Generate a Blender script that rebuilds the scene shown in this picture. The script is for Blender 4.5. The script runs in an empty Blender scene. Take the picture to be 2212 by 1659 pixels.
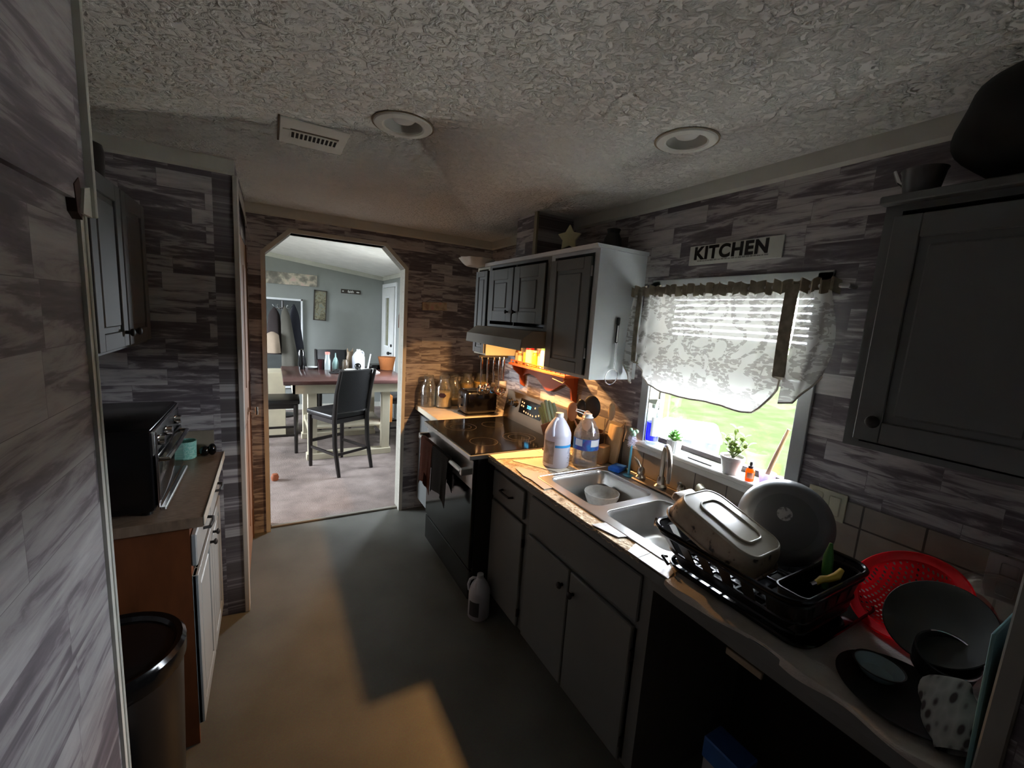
import bpy, bmesh, math, random
from mathutils import Vector, Matrix, Euler
random.seed(7)
sc = bpy.context.scene
COL = sc.collection
PI = math.pi

# ------------------------------------------------------------------ camera
cd = bpy.data.cameras.new('camera'); cam = bpy.data.objects.new('camera', cd); COL.objects.link(cam)
cd.sensor_width = 36; cd.lens = 36 * 914.0 / 2212; cd.clip_start = 0.02; cd.clip_end = 400
CX = Vector((0.86962, -0.48933, 0.0657)); CY = Vector((0.01699, 0.16264, 0.98654)); CZ = Vector((-0.49343, -0.8568, 0.14975))
mw = Matrix((CX, CY, CZ)).transposed().to_4x4(); mw.translation = Vector((-1.675, -3.393, 1.666))
cam.matrix_world = mw
sc.camera = cam

# ------------------------------------------------------------------ view, world, lights
vs = sc.view_settings
vs.view_transform = 'Standard'; vs.look = 'None'; vs.exposure = 1.5; vs.gamma = 1.0; vs.use_curve_mapping = False
w = bpy.data.worlds.new('sky'); sc.world = w; w.use_nodes = True
SKY = 20.0
HOODW = 9.5
w.node_tree.nodes['Background'].inputs[0].default_value = (0.88, 0.95, 1.04, 1)
w.node_tree.nodes['Background'].inputs[1].default_value = SKY
cy = sc.cycles
cy.use_denoising = True; cy.max_bounces = 10; cy.diffuse_bounces = 6; cy.glossy_bounces = 4
cy.transmission_bounces = 6; cy.transparent_max_bounces = 16; cy.sample_clamp_indirect = 6.0
cy.caustics_reflective = True; cy.caustics_refractive = False

def light(name, kind, loc, energy, color=(1, 1, 1), rot=(0, 0, 0), size=0.1, size_y=None, parent=None, portal=False):
    d = bpy.data.lights.new(name, kind); d.energy = energy; d.color = color
    if kind == 'AREA':
        d.size = size
        if size_y: d.shape = 'RECTANGLE'; d.size_y = size_y
        if portal: d.cycles.is_portal = True
    elif kind in ('POINT', 'SPOT'): d.shadow_soft_size = size
    o = bpy.data.objects.new(name, d); COL.objects.link(o); o.location = loc; o.rotation_euler = rot
    if parent:
        o.location = Vector(loc) - ORG.get(parent.name, Vector((0, 0, 0))); o.parent = parent
    return o
ORG = {}
# daylight portals in the window openings (they only guide sampling of the sky)
light('sky_portal', 'AREA', (0.13, -2.245, 1.475), 1, rot=(0, PI/2, 0), size=0.80, size_y=0.72, portal=True)
light('sky_portal', 'AREA', (-4.72, 2.1, 1.52), 1, rot=(0, -PI/2, 0), size=1.25, size_y=1.8, portal=True)  # portal at the added, unseen opening in the left dining wall
light('sky_portal', 'AREA', (0.13, 1.3, 1.45), 1, rot=(0, PI/2, 0), size=0.9, size_y=0.65, portal=True)

# ------------------------------------------------------------------ materials
def s2l(c):
    c = c / 255.0
    return c / 12.92 if c <= 0.04045 else ((c + 0.055) / 1.055) ** 2.4
def rgb(c): return (s2l(c[0]), s2l(c[1]), s2l(c[2]), 1)
MATS = {}
def nt(m): return m.node_tree.nodes, m.node_tree.links
def mat(name, col, rough=0.55, metal=0.0, spec=None, bump=0, bscale=60, var=0, vscale=8, trans=0, alpha=None, emit=None, estr=0, coat=0, ior=None):
    if name in MATS: return MATS[name]
    m = bpy.data.materials.new(name); m.use_nodes = True; N, L = nt(m); p = N['Principled BSDF']
    p.inputs['Base Color'].default_value = rgb(col); p.inputs['Roughness'].default_value = rough; p.inputs['Metallic'].default_value = metal
    if spec is not None: p.inputs['Specular IOR Level'].default_value = spec
    if trans: p.inputs['Transmission Weight'].default_value = trans
    if ior: p.inputs['IOR'].default_value = ior
    if alpha is not None: p.inputs['Alpha'].default_value = alpha
    if coat: p.inputs['Coat Weight'].default_value = coat
    if emit: p.inputs['Emission Color'].default_value = rgb(emit); p.inputs['Emission Strength'].default_value = estr
    geo = N.new('ShaderNodeNewGeometry')
    nz = N.new('ShaderNodeTexNoise'); nz.inputs['Scale'].default_value = vscale; nz.inputs['Detail'].default_value = 4
    L.new(geo.outputs['Position'], nz.inputs['Vector'])
    v = var if var else 0.06
    mx = N.new('ShaderNodeMix'); mx.data_type = 'RGBA'; mx.blend_type = 'MULTIPLY'; mx.inputs[0].default_value = 1
    rp = N.new('ShaderNodeMapRange'); rp.inputs[1].default_value = 0.3; rp.inputs[2].default_value = 0.7
    rp.inputs[3].default_value = 1 - v; rp.inputs[4].default_value = 1 + v
    L.new(nz.outputs['Fac'], rp.inputs[0]); mx.inputs[6].default_value = rgb(col); L.new(rp.outputs[0], mx.inputs[7]); L.new(mx.outputs[2], p.inputs['Base Color'])
    if bump:
        n2 = N.new('ShaderNodeTexNoise'); n2.inputs['Scale'].default_value = bscale; n2.inputs['Detail'].default_value = 3
        L.new(geo.outputs['Position'], n2.inputs['Vector'])
        b = N.new('ShaderNodeBump'); b.inputs['Strength'].default_value = bump; b.inputs['Distance'].default_value = 0.01
        L.new(n2.outputs['Fac'], b.inputs['Height']); L.new(b.outputs[0], p.inputs['Normal'])
    MATS[name] = m
    return m

def ramp(N, stops):
    r = N.new('ShaderNodeValToRGB'); e = r.color_ramp.elements
    while len(e) < len(stops): e.new(0.5)
    for i, (p, c) in enumerate(stops): e[i].position = p; e[i].color = rgb(c)
    return r
def uv_vec(N, L, axis):
    """metric (u, v) of an upright wall from the world position: axis 'x' = wall facing along x"""
    g = N.new('ShaderNodeNewGeometry'); sx = N.new('ShaderNodeSeparateXYZ'); cb = N.new('ShaderNodeCombineXYZ')
    L.new(g.outputs['Position'], sx.inputs[0])
    L.new(sx.outputs['Y' if axis == 'x' else 'X'], cb.inputs[0]); L.new(sx.outputs['Z'], cb.inputs[1])
    return cb
def wallpaper(axis, name, row=0.074, width=0.30, sx=5.0, sy=34.0, hi=1.0):
    m = bpy.data.materials.new(name); m.use_nodes = True; N, L = nt(m); p = N['Principled BSDF']; p.inputs['Roughness'].default_value = 0.62
    uv = uv_vec(N, L, axis)
    br = N.new('ShaderNodeTexBrick'); br.inputs['Scale'].default_value = 1.0; br.inputs['Brick Width'].default_value = width; br.inputs['Row Height'].default_value = row
    br.inputs['Mortar Size'].default_value = 0.0007; br.inputs['Mortar Smooth'].default_value = 1; br.inputs['Bias'].default_value = 0
    br.inputs['Color1'].default_value = (0, 0, 0, 1); br.inputs['Color2'].default_value = (1, 1, 1, 1); br.inputs['Mortar'].default_value = (0.1, 0.1, 0.1, 1)
    br.offset = 0.43; br.squash = 0.6; br.squash_frequency = 3
    L.new(uv.outputs[0], br.inputs['Vector'])
    # per-brick shift of the streak pattern
    sc_ = N.new('ShaderNodeVectorMath'); sc_.operation = 'MULTIPLY'; sc_.inputs[1].default_value = (sx, sy, 1)
    L.new(uv.outputs[0], sc_.inputs[0])
    off = N.new('ShaderNodeVectorMath'); off.operation = 'MULTIPLY'; off.inputs[1].default_value = (40, 13, 60)
    L.new(br.outputs['Color'], off.inputs[0])
    ad = N.new('ShaderNodeVectorMath'); ad.operation = 'ADD'; L.new(sc_.outputs[0], ad.inputs[0]); L.new(off.outputs[0], ad.inputs[1])
    n1 = N.new('ShaderNodeTexNoise'); n1.inputs['Scale'].default_value = 1.0; n1.inputs['Detail'].default_value = 7; n1.inputs['Roughness'].default_value = 0.62; n1.inputs['Distortion'].default_value = 0.5
    L.new(ad.outputs[0], n1.inputs['Vector'])
    # brick tone shifts the threshold
    tone = N.new('ShaderNodeMath'); tone.operation = 'MULTIPLY_ADD'; tone.inputs[1].default_value = 0.24; tone.inputs[2].default_value = -0.12
    L.new(br.outputs['Color'], tone.inputs[0])
    a2 = N.new('ShaderNodeMath'); a2.operation = 'ADD'; L.new(n1.outputs['Fac'], a2.inputs[0]); L.new(tone.outputs[0], a2.inputs[1])
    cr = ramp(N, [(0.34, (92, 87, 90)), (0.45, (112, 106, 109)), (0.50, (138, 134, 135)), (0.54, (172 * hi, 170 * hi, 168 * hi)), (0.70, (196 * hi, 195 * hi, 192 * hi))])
    L.new(a2.outputs[0], cr.inputs[0])
    n2 = N.new('ShaderNodeTexNoise'); n2.inputs['Scale'].default_value = 2.2; L.new(uv.outputs[0], n2.inputs['Vector'])
    mv = N.new('ShaderNodeMix'); mv.data_type = 'RGBA'; mv.blend_type = 'MULTIPLY'
    mv.inputs[7].default_value = rgb((228, 220, 226)); L.new(n2.outputs['Fac'], mv.inputs[0]); L.new(cr.outputs[0], mv.inputs[6])
    mo = N.new('ShaderNodeMix'); mo.data_type = 'RGBA'; mo.blend_type = 'MIX'; mo.inputs[7].default_value = rgb((86, 80, 80))
    mf = N.new('ShaderNodeMath'); mf.operation = 'MULTIPLY'; mf.inputs[1].default_value = 0.6; L.new(br.outputs['Fac'], mf.inputs[0])
    L.new(mf.outputs[0], mo.inputs[0]); L.new(mv.outputs[2], mo.inputs[6])
    L.new(mo.outputs[2], p.inputs['Base Color'])
    return m
WPX = wallpaper('x', 'wood_plank_wallpaper_side'); WPY = wallpaper('y', 'wood_plank_wallpaper_end')
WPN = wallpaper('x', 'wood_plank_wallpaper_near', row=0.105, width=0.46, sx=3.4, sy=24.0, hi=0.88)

def ceiling_mat():
    m = bpy.data.materials.new('stomped_ceiling_texture'); m.use_nodes = True; N, L = nt(m); p = N['Principled BSDF']
    p.inputs['Base Color'].default_value = rgb((228, 228, 222)); p.inputs['Roughness'].default_value = 0.95
    g = N.new('ShaderNodeNewGeometry')
    n = N.new('ShaderNodeTexNoise'); n.inputs['Scale'].default_value = 42; n.inputs['Detail'].default_value = 5; n.inputs['Distortion'].default_value = 1.2
    v = N.new('ShaderNodeTexVoronoi'); v.inputs['Scale'].default_value = 38; v.feature = 'SMOOTH_F1'
    L.new(g.outputs['Position'], n.inputs['Vector']); L.new(g.outputs['Position'], v.inputs['Vector'])
    mp = N.new('ShaderNodeMapRange'); mp.inputs[1].default_value = 0.45; mp.inputs[2].default_value = 0.68; L.new(n.outputs['Fac'], mp.inputs[0])
    a = N.new('ShaderNodeMath'); a.operation = 'MULTIPLY_ADD'; a.inputs[1].default_value = 0.5; L.new(v.outputs['Distance'], a.inputs[0]); L.new(mp.outputs[0], a.inputs[2])
    b = N.new('ShaderNodeBump'); b.inputs['Strength'].default_value = 0.95; b.inputs['Distance'].default_value = 0.010
    L.new(a.outputs[0], b.inputs['Height']); L.new(b.outputs[0], p.inputs['Normal'])
    return m
CEIL = ceiling_mat()

def floor_mat():
    m = bpy.data.materials.new('worn_sheet_vinyl'); m.use_nodes = True; N, L = nt(m); p = N['Principled BSDF']; p.inputs['Roughness'].default_value = 0.5
    g = N.new('ShaderNodeNewGeometry')
    n = N.new('ShaderNodeTexNoise'); n.inputs['Scale'].default_value = 3.5; n.inputs['Detail'].default_value = 6; L.new(g.outputs['Position'], n.inputs['Vector'])
    cr = ramp(N, [(0.3, (88, 89, 83)), (0.5, (97, 98, 92)), (0.7, (105, 106, 100))]); L.new(n.outputs['Fac'], cr.inputs[0])
    n2 = N.new('ShaderNodeTexNoise'); n2.inputs['Scale'].default_value = 160; L.new(g.outputs['Position'], n2.inputs['Vector'])
    mx = N.new('ShaderNodeMix'); mx.data_type = 'RGBA'; mx.blend_type = 'OVERLAY'; mx.inputs[0].default_value = 0.25
    L.new(cr.outputs[0], mx.inputs[6]); L.new(n2.outputs['Color'], mx.inputs[7]); L.new(mx.outputs[2], p.inputs['Base Color'])
    return m
def carpet_mat():
    m = bpy.data.materials.new('beige_cut_pile_carpet'); m.use_nodes = True; N, L = nt(m); p = N['Principled BSDF']; p.inputs['Roughness'].default_value = 0.95
    g = N.new('ShaderNodeNewGeometry')
    n = N.new('ShaderNodeTexNoise'); n.inputs['Scale'].default_value = 5; n.inputs['Detail'].default_value = 8; L.new(g.outputs['Position'], n.inputs['Vector'])
    cr = ramp(N, [(0.3, (112, 100, 96)), (0.5, (132, 120, 114)), (0.7, (148, 136, 130))]); L.new(n.outputs['Fac'], cr.inputs[0]); L.new(cr.outputs[0], p.inputs['Base Color'])
    n2 = N.new('ShaderNodeTexNoise'); n2.inputs['Scale'].default_value = 120; L.new(g.outputs['Position'], n2.inputs['Vector'])
    b = N.new('ShaderNodeBump'); b.inputs['Strength'].default_value = 0.7; b.inputs['Distance'].default_value = 0.01; L.new(n2.outputs['Fac'], b.inputs['Height']); L.new(b.outputs[0], p.inputs['Normal'])
    return m
def tile_mat(name, axis, tw, th, c1, c2, grout, rough=0.4, offs=0.0):
    m = bpy.data.materials.new(name); m.use_nodes = True; N, L = nt(m); p = N['Principled BSDF']; p.inputs['Roughness'].default_value = rough
    uv = uv_vec(N, L, axis)
    br = N.new('ShaderNodeTexBrick'); br.offset = offs; br.inputs['Scale'].default_value = 1; br.inputs['Brick Width'].default_value = tw; br.inputs['Row Height'].default_value = th
    br.inputs['Mortar Size'].default_value = 0.003; br.inputs['Color1'].default_value = rgb(c1); br.inputs['Color2'].default_value = rgb(c2); br.inputs['Mortar'].default_value = rgb(grout)
    mp = N.new('ShaderNodeMapping'); mp.inputs['Location'].default_value = (0.05, -0.915, 0); L.new(uv.outputs[0], mp.inputs[0]); L.new(mp.outputs[0], br.inputs['Vector'])
    n = N.new('ShaderNodeTexNoise'); n.inputs['Scale'].default_value = 12; n.inputs['Detail'].default_value = 6; L.new(uv.outputs[0], n.inputs['Vector'])
    mx = N.new('ShaderNodeMix'); mx.data_type = 'RGBA'; mx.blend_type = 'OVERLAY'; mx.inputs[0].default_value = 0.3; L.new(br.outputs['Color'], mx.inputs[6]); L.new(n.outputs['Fac'], mx.inputs[7])
    L.new(mx.outputs[2], p.inputs['Base Color'])
    b = N.new('ShaderNodeBump'); b.invert = True; b.inputs['Strength'].default_value = 0.5; b.inputs['Distance'].default_value = 0.003; L.new(br.outputs['Fac'], b.inputs['Height']); L.new(b.outputs[0], p.inputs['Normal'])
    return m
def noise_mat(name, stops, scale=10, rough=0.6, stretch=(1, 1, 1), bump=0, bs=80, detail=6, metal=0, dist=0):
    if name in MATS: return MATS[name]
    m = bpy.data.materials.new(name); m.use_nodes = True; N, L = nt(m); p = N['Principled BSDF']; p.inputs['Roughness'].default_value = rough; p.inputs['Metallic'].default_value = metal
    g = N.new('ShaderNodeNewGeometry'); mp = N.new('ShaderNodeMapping'); mp.inputs['Scale'].default_value = stretch; L.new(g.outputs['Position'], mp.inputs[0])
    n = N.new('ShaderNodeTexNoise'); n.inputs['Scale'].default_value = scale; n.inputs['Detail'].default_value = detail; n.inputs['Distortion'].default_value = dist; L.new(mp.outputs[0], n.inputs['Vector'])
    cr = ramp(N, stops); L.new(n.outputs['Fac'], cr.inputs[0]); L.new(cr.outputs[0], p.inputs['Base Color'])
    if bump:
        n2 = N.new('ShaderNodeTexNoise'); n2.inputs['Scale'].default_value = bs; n2.inputs['Detail'].default_value = 4; L.new(g.outputs['Position'], n2.inputs['Vector'])
        b = N.new('ShaderNodeBump'); b.inputs['Strength'].default_value = bump; b.inputs['Distance'].default_value = 0.01; L.new(n2.outputs['Fac'], b.inputs['Height']); L.new(b.outputs[0], p.inputs['Normal'])
    MATS[name] = m
    return m
def clear_mat(name, tint=(255, 255, 255), gloss=0.12, rough=0.03, opaque=0.0, ocol=(230, 235, 240)):
    """thin clear film, glass or plastic: mostly see-through, some shine, some body"""
    if name in MATS: return MATS[name]
    m = bpy.data.materials.new(name); m.use_nodes = True; N, L = nt(m); N.remove(N['Principled BSDF']); out = N['Material Output']
    t = N.new('ShaderNodeBsdfTransparent'); t.inputs[0].default_value = rgb(tint)
    g = N.new('ShaderNodeBsdfGlossy'); g.inputs['Roughness'].default_value = rough
    fr = N.new('ShaderNodeLayerWeight'); fr.inputs[0].default_value = 0.25
    mf = N.new('ShaderNodeMath'); mf.operation = 'MULTIPLY_ADD'; mf.inputs[1].default_value = 0.5; mf.inputs[2].default_value = gloss; L.new(fr.outputs['Fresnel'], mf.inputs[0])
    x = N.new('ShaderNodeMixShader'); L.new(mf.outputs[0], x.inputs[0]); L.new(t.outputs[0], x.inputs[1]); L.new(g.outputs[0], x.inputs[2])
    last = x
    if opaque:
        d = N.new('ShaderNodeBsdfDiffuse'); d.inputs[0].default_value = rgb(ocol); tl = N.new('ShaderNodeBsdfTranslucent'); tl.inputs[0].default_value = rgb(ocol)
        a = N.new('ShaderNodeMixShader'); a.inputs[0].default_value = 0.5; L.new(d.outputs[0], a.inputs[1]); L.new(tl.outputs[0], a.inputs[2])
        y = N.new('ShaderNodeMixShader'); y.inputs[0].default_value = opaque; L.new(x.outputs[0], y.inputs[1]); L.new(a.outputs[0], y.inputs[2]); last = y
    L.new(last.outputs[0], out.inputs[0]); MATS[name] = m
    return m
def milky_mat(name, col, tl=0.4, rough=0.4, opaque_pattern=None):
    if name in MATS: return MATS[name]
    m = bpy.data.materials.new(name); m.use_nodes = True; N, L = nt(m); p = N['Principled BSDF']; p.inputs['Base Color'].default_value = rgb(col); p.inputs['Roughness'].default_value = rough
    t = N.new('ShaderNodeBsdfTranslucent'); t.inputs[0].default_value = rgb(col); x = N.new('ShaderNodeMixShader'); x.inputs[0].default_value = tl
    L.new(p.outputs[0], x.inputs[1]); L.new(t.outputs[0], x.inputs[2]); L.new(x.outputs[0], N['Material Output'].inputs[0]); MATS[name] = m
    return m
def curtain_mat():
    m = bpy.data.materials.new('sheer_scroll_print_fabric'); m.use_nodes = True; N, L = nt(m); N.remove(N['Principled BSDF']); out = N['Material Output']
    uv = uv_vec(N, L, 'x')
    def nz(sc_, det=1.0, dist=0.0):
        n = N.new('ShaderNodeTexNoise'); n.inputs['Scale'].default_value = sc_; n.inputs['Detail'].default_value = det; n.inputs['Distortion'].default_value = dist; L.new(uv.outputs[0], n.inputs['Vector']); return n.outputs['Fac']
    def mt(op, a_, b_=None):
        x = N.new('ShaderNodeMath'); x.operation = op
        for i_, s_ in enumerate((a_, b_)):
            if s_ is None: continue
            if isinstance(s_, (int, float)): x.inputs[i_].default_value = s_
            else: L.new(s_, x.inputs[i_])
        return x.outputs[0]
    vine = mt('ABSOLUTE', mt('SUBTRACT', nz(11, 1.0, 0.6), 0.5)); line = mt('LESS_THAN', vine, 0.010)
    near = mt('LESS_THAN', vine, 0.085)
    def leaves(rot, sx_, sy_, th):
        mp = N.new('ShaderNodeMapping'); mp.inputs['Rotation'].default_value = (0, 0, rot); mp.inputs['Scale'].default_value = (sx_, sy_, 1); L.new(uv.outputs[0], mp.inputs[0])
        v = N.new('ShaderNodeTexVoronoi'); v.inputs['Scale'].default_value = 1; v.voronoi_dimensions = '2D'; L.new(mp.outputs[0], v.inputs['Vector']); return mt('LESS_THAN', v.outputs['Distance'], th)
    lv = mt('MAXIMUM', leaves(0.75, 30, 72, 0.36), leaves(-0.8, 34, 80, 0.34))
    class _O: pass
    mxm = _O(); mxm.outputs = [mt('MAXIMUM', line, mt('MULTIPLY', lv, near))]
    cm = N.new('ShaderNodeMix'); cm.data_type = 'RGBA'; cm.inputs[6].default_value = rgb((222, 222, 220)); cm.inputs[7].default_value = rgb((176, 173, 170)); L.new(mxm.outputs[0], cm.inputs[0])
    d = N.new('ShaderNodeBsdfDiffuse'); t = N.new('ShaderNodeBsdfTranslucent'); L.new(cm.outputs[2], d.inputs[0])
    tc = N.new('ShaderNodeMix'); tc.data_type = 'RGBA'; tc.blend_type = 'MULTIPLY'; tc.inputs[0].default_value = 1; tc.inputs[7].default_value = (TLU, TLU, TLU, 1); L.new(cm.outputs[2], tc.inputs[6]); L.new(tc.outputs[2], t.inputs[0])
    x = N.new('ShaderNodeAddShader'); 
    dm = N.new('ShaderNodeMix'); dm.data_type = 'RGBA'; dm.blend_type = 'MULTIPLY'; dm.inputs[0].default_value = 1; dm.inputs[7].default_value = (0.6, 0.6, 0.6, 1); L.new(cm.outputs[2], dm.inputs[6]); L.new(dm.outputs[2], d.inputs[0])
    L.new(d.outputs[0], x.inputs[0]); L.new(t.outputs[0], x.inputs[1])
    tr = N.new('ShaderNodeBsdfTransparent'); y = N.new('ShaderNodeMixShader')
    mr = N.new('ShaderNodeMapRange'); mr.inputs[3].default_value = 0.935; mr.inputs[4].default_value = 0.98; L.new(mxm.outputs[0], mr.inputs[0]); L.new(mr.outputs[0], y.inputs[0])
    L.new(tr.outputs[0], y.inputs[1]); L.new(x.outputs[0], y.inputs[2]); L.new(y.outputs[0], out.inputs[0])
    return m
TLU = 0.165
CURT = curtain_mat()
TRIM = mat('off_white_trim_paint', (196, 196, 186), 0.5)
WHITE = mat('white_plastic', (225, 228, 230), 0.4)
CAB = mat('grey_cabinet_paint', (102, 105, 104), 0.42, var=0.05, vscale=5)
CABL = mat('window_lit_cabinet_paint', (200, 206, 208), 0.42, var=0.04)  # cabinet grey lightened to carry window light on the tall cabinet's side
BLACK = mat('black_plastic', (16, 16, 17), 0.38)
BLKM = mat('matte_black_coating', (24, 24, 25), 0.6)
BLKG = mat('gloss_black_enamel', (10, 10, 11), 0.12)
STEEL = mat('brushed_stainless_steel', (196, 196, 194), 0.32, 1.0)
NICKEL = mat('brushed_nickel', (168, 158, 146), 0.28, 1.0)
CHROME = mat('polished_chrome', (220, 220, 222), 0.1, 1.0)
BRONZE = mat('dark_bronze_hardware', (30, 26, 24), 0.4, 0.7)
GLASSP = clear_mat('window_glass', gloss=0.03)
GLASS = clear_mat('clear_glass', (246, 248, 246), 0.12, 0.03, 0.06)
PLAS = clear_mat('clear_plastic', (240, 244, 248), 0.14, 0.1, 0.10)
OAK = noise_mat('unpainted_oak', [(0.3, (112, 76, 50)), (0.55, (146, 104, 72)), (0.75, (164, 122, 90))], 6, 0.55, (14, 14, 1))
PLYW = noise_mat('orange_stained_panel', [(0.3, (92, 50, 24)), (0.6, (116, 66, 34)), (0.8, (128, 76, 40))], 5, 0.5, (3, 3, 1))
BIRCH = noise_mat('pale_bamboo', [(0.3, (190, 160, 118)), (0.7, (212, 184, 142))], 8, 0.5, (6, 6, 1))
ORWOOD = noise_mat('orange_pine_shelf', [(0.3, (160, 74, 32)), (0.7, (178, 92, 44))], 9, 0.45, (1, 8, 1))
CTOP = noise_mat('torn_particleboard', [(0.28, (116, 98, 76)), (0.45, (160, 142, 116)), (0.6, (188, 172, 146)), (0.75, (210, 198, 176))], 26, 0.8, bump=0.9, bs=90, detail=8, dist=1)
VTILE = noise_mat('beige_vinyl_tile', [(0.3, (206, 192, 172)), (0.7, (226, 214, 196))], 9, 0.42)
GTILE = noise_mat('grey_stone_vinyl_tile', [(0.3, (158, 160, 160)), (0.5, (186, 188, 188)), (0.7, (206, 206, 204))], 14, 0.4)
GREYW = mat('grey_dining_wall_paint', (142, 146, 142), 0.7, var=0.03)
CREAM = mat('cream_paint', (206, 198, 174), 0.5)
LEATH = mat('black_leatherette', (22, 22, 24), 0.35, bump=0.15, bscale=150)
ESPR = mat('espresso_wood', (26, 21, 20), 0.35)
TTOP = noise_mat('cherry_table_top', [(0.3, (72, 48, 45)), (0.7, (90, 62, 58))], 4, 0.22, (1, 14, 1))
RED = mat('red_plastic', (206, 16, 28), 0.3)
LPAPER = mat('white_paper', (228, 228, 224), 0.6)

# ------------------------------------------------------------------ mesh builder
class MB:
    def __init__(s): s.bm = bmesh.new()
    def box(s, x0, x1, y0, y1, z0, z1, bev=0, seg=1, M=None):
        x0, x1 = min(x0, x1), max(x0, x1); y0, y1 = min(y0, y1), max(y0, y1); z0, z1 = min(z0, z1), max(z0, z1)
        t = bmesh.new(); bmesh.ops.create_cube(t, size=1)
        for v in t.verts: v.co = Vector(((x0 + x1) / 2 + v.co.x * (x1 - x0), (y0 + y1) / 2 + v.co.y * (y1 - y0), (z0 + z1) / 2 + v.co.z * (z1 - z0)))
        if bev: bmesh.ops.bevel(t, geom=t.edges[:], offset=bev, segments=seg, affect='EDGES', profile=0.5)
        return s._add(t, M)
    def _add(s, t, M=None):
        if M is not None: bmesh.ops.transform(t, matrix=M, verts=t.verts[:])
        me = bpy.data.meshes.new('t'); t.to_mesh(me); t.free(); s.bm.from_mesh(me); bpy.data.meshes.remove(me); return s
    def cyl(s, p0, p1, r0, r1=None, n=16, cap=True):
        p0 = Vector(p0); p1 = Vector(p1); r1 = r0 if r1 is None else r1; d = p1 - p0
        t = bmesh.new(); bmesh.ops.create_cone(t, cap_ends=cap, segments=n, radius1=r0, radius2=r1, depth=d.length)
        M = Matrix.Translation((p0 + p1) / 2) @ d.to_track_quat('Z', 'Y').to_matrix().to_4x4()
        return s._add(t, M)
    def tube(s, pts, r, n=8, closed=False, cap=True):
        pts = [Vector(p) for p in pts]; N = len(pts); rr = r if isinstance(r, (list, tuple)) else [r] * N
        rings = []; up = None
        for i, p in enumerate(pts):
            a = pts[(i - 1) % N] if (closed or i > 0) else p; b = pts[(i + 1) % N] if (closed or i < N - 1) else p
            d = (b - a).normalized()
            if up is None:
                up = d.orthogonal().normalized()
            else:
                up = (up - d * up.dot(d)); up = up.normalized() if up.length > 1e-6 else d.orthogonal().normalized()
            q = d.cross(up)
            rings.append([s.bm.verts.new(p + (up * math.cos(2 * PI * k / n) + q * math.sin(2 * PI * k / n)) * rr[i]) for k in range(n)])
        for i in range(N if closed else N - 1):
            A = rings[i]; B_ = rings[(i + 1) % N]
            for k in range(n):
                try: s.bm.faces.new((A[k], A[(k + 1) % n], B_[(k + 1) % n], B_[k]))
                except ValueError: pass
        if cap and not closed:
            s.bm.faces.new(rings[0][::-1]); s.bm.faces.new(rings[-1])
        return s
    def lathe(s, prof, c=(0, 0, 0), n=24, M=None, sy=1.0):
        t = bmesh.new(); rings = []
        for r, z in prof:
            rings.append([t.verts.new((r * math.cos(2 * PI * k / n), sy * r * math.sin(2 * PI * k / n), z)) for k in range(n)] if r > 1e-5 else [t.verts.new((0, 0, z))])
        for A, B_ in zip(rings, rings[1:]):
            for k in range(n):
                k2 = (k + 1) % n
                if len(A) == 1 and len(B_) == 1: continue
                if len(A) == 1: t.faces.new((A[0], B_[k2], B_[k]))
                elif len(B_) == 1: t.faces.new((A[k], A[k2], B_[0]))
                else: t.faces.new((A[k], A[k2], B_[k2], B_[k]))
        T = Matrix.Translation(c); T = T @ M if M is not None else T
        return s._add(t, T)
    def prism(s, pts, vec):
        vec = Vector(vec); a = [s.bm.verts.new(Vector(p)) for p in pts]; b = [s.bm.verts.new(Vector(p) + vec) for p in pts]
        n = len(a); s.bm.faces.new(a[::-1]); s.bm.faces.new(b)
        for i in range(n): s.bm.faces.new((a[i], a[(i + 1) % n], b[(i + 1) % n], b[i]))
        return s
    def grid(s, fn, nu, nv, thick=0):
        t = bmesh.new(); V = [[t.verts.new(fn(i / nu, j / nv)) for j in range(nv + 1)] for i in range(nu + 1)]
        for i in range(nu):
            for j in range(nv): t.faces.new((V[i][j], V[i + 1][j], V[i + 1][j + 1], V[i][j + 1]))
        if thick:
            bmesh.ops.recalc_face_normals(t, faces=t.faces[:]); bmesh.ops.solidify(t, geom=t.faces[:], thickness=thick)
        return s._add(t)
    def sph(s, c, r, n=12, M=None):
        t = bmesh.new(); bmesh.ops.create_uvsphere(t, u_segments=n * 2, v_segments=n, radius=1)
        r = (r, r, r) if not isinstance(r, (tuple, list)) else r
        T = Matrix.Translation(c); T = (T @ M if M is not None else T) @ Matrix.Diagonal((r[0], r[1], r[2], 1))
        return s._add(t, T)
    def xform(s, M): bmesh.ops.transform(s.bm, matrix=M, verts=s.bm.verts[:]); return s
    def build(s, name, material, parent=None, sharp=35, subsurf=0, origin=None):
        bmesh.ops.recalc_face_normals(s.bm, faces=s.bm.faces[:])
        xs = [v.co for v in s.bm.verts]
        if parent is not None: off = ORG[parent.name]
        elif origin is not None: off = Vector(origin)
        else: off = Vector(((min(v.x for v in xs) + max(v.x for v in xs)) / 2, (min(v.y for v in xs) + max(v.y for v in xs)) / 2, min(v.z for v in xs)))
        for v in s.bm.verts: v.co -= off
        me = bpy.data.meshes.new(name); s.bm.to_mesh(me); s.bm.free()
        for p in me.polygons: p.use_smooth = True
        me.set_sharp_from_angle(angle=math.radians(sharp))
        o = bpy.data.objects.new(name, me); COL.objects.link(o); me.materials.append(material)
        if parent is not None: o.parent = parent
        else: o.location = off
        ORG[o.name] = off
        if subsurf:
            md = o.modifiers.new('sub', 'SUBSURF'); md.levels = subsurf; md.render_levels = subsurf
        return o
def thing(name, label, cat, loc=(0, 0, 0), group=None):
    o = bpy.data.objects.new(name, None); COL.objects.link(o); o.location = loc; o.empty_display_size = 0.05
    o['label'] = label; o['category'] = cat
    if group: o['group'] = group
    ORG[o.name] = Vector(loc); return o
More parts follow.
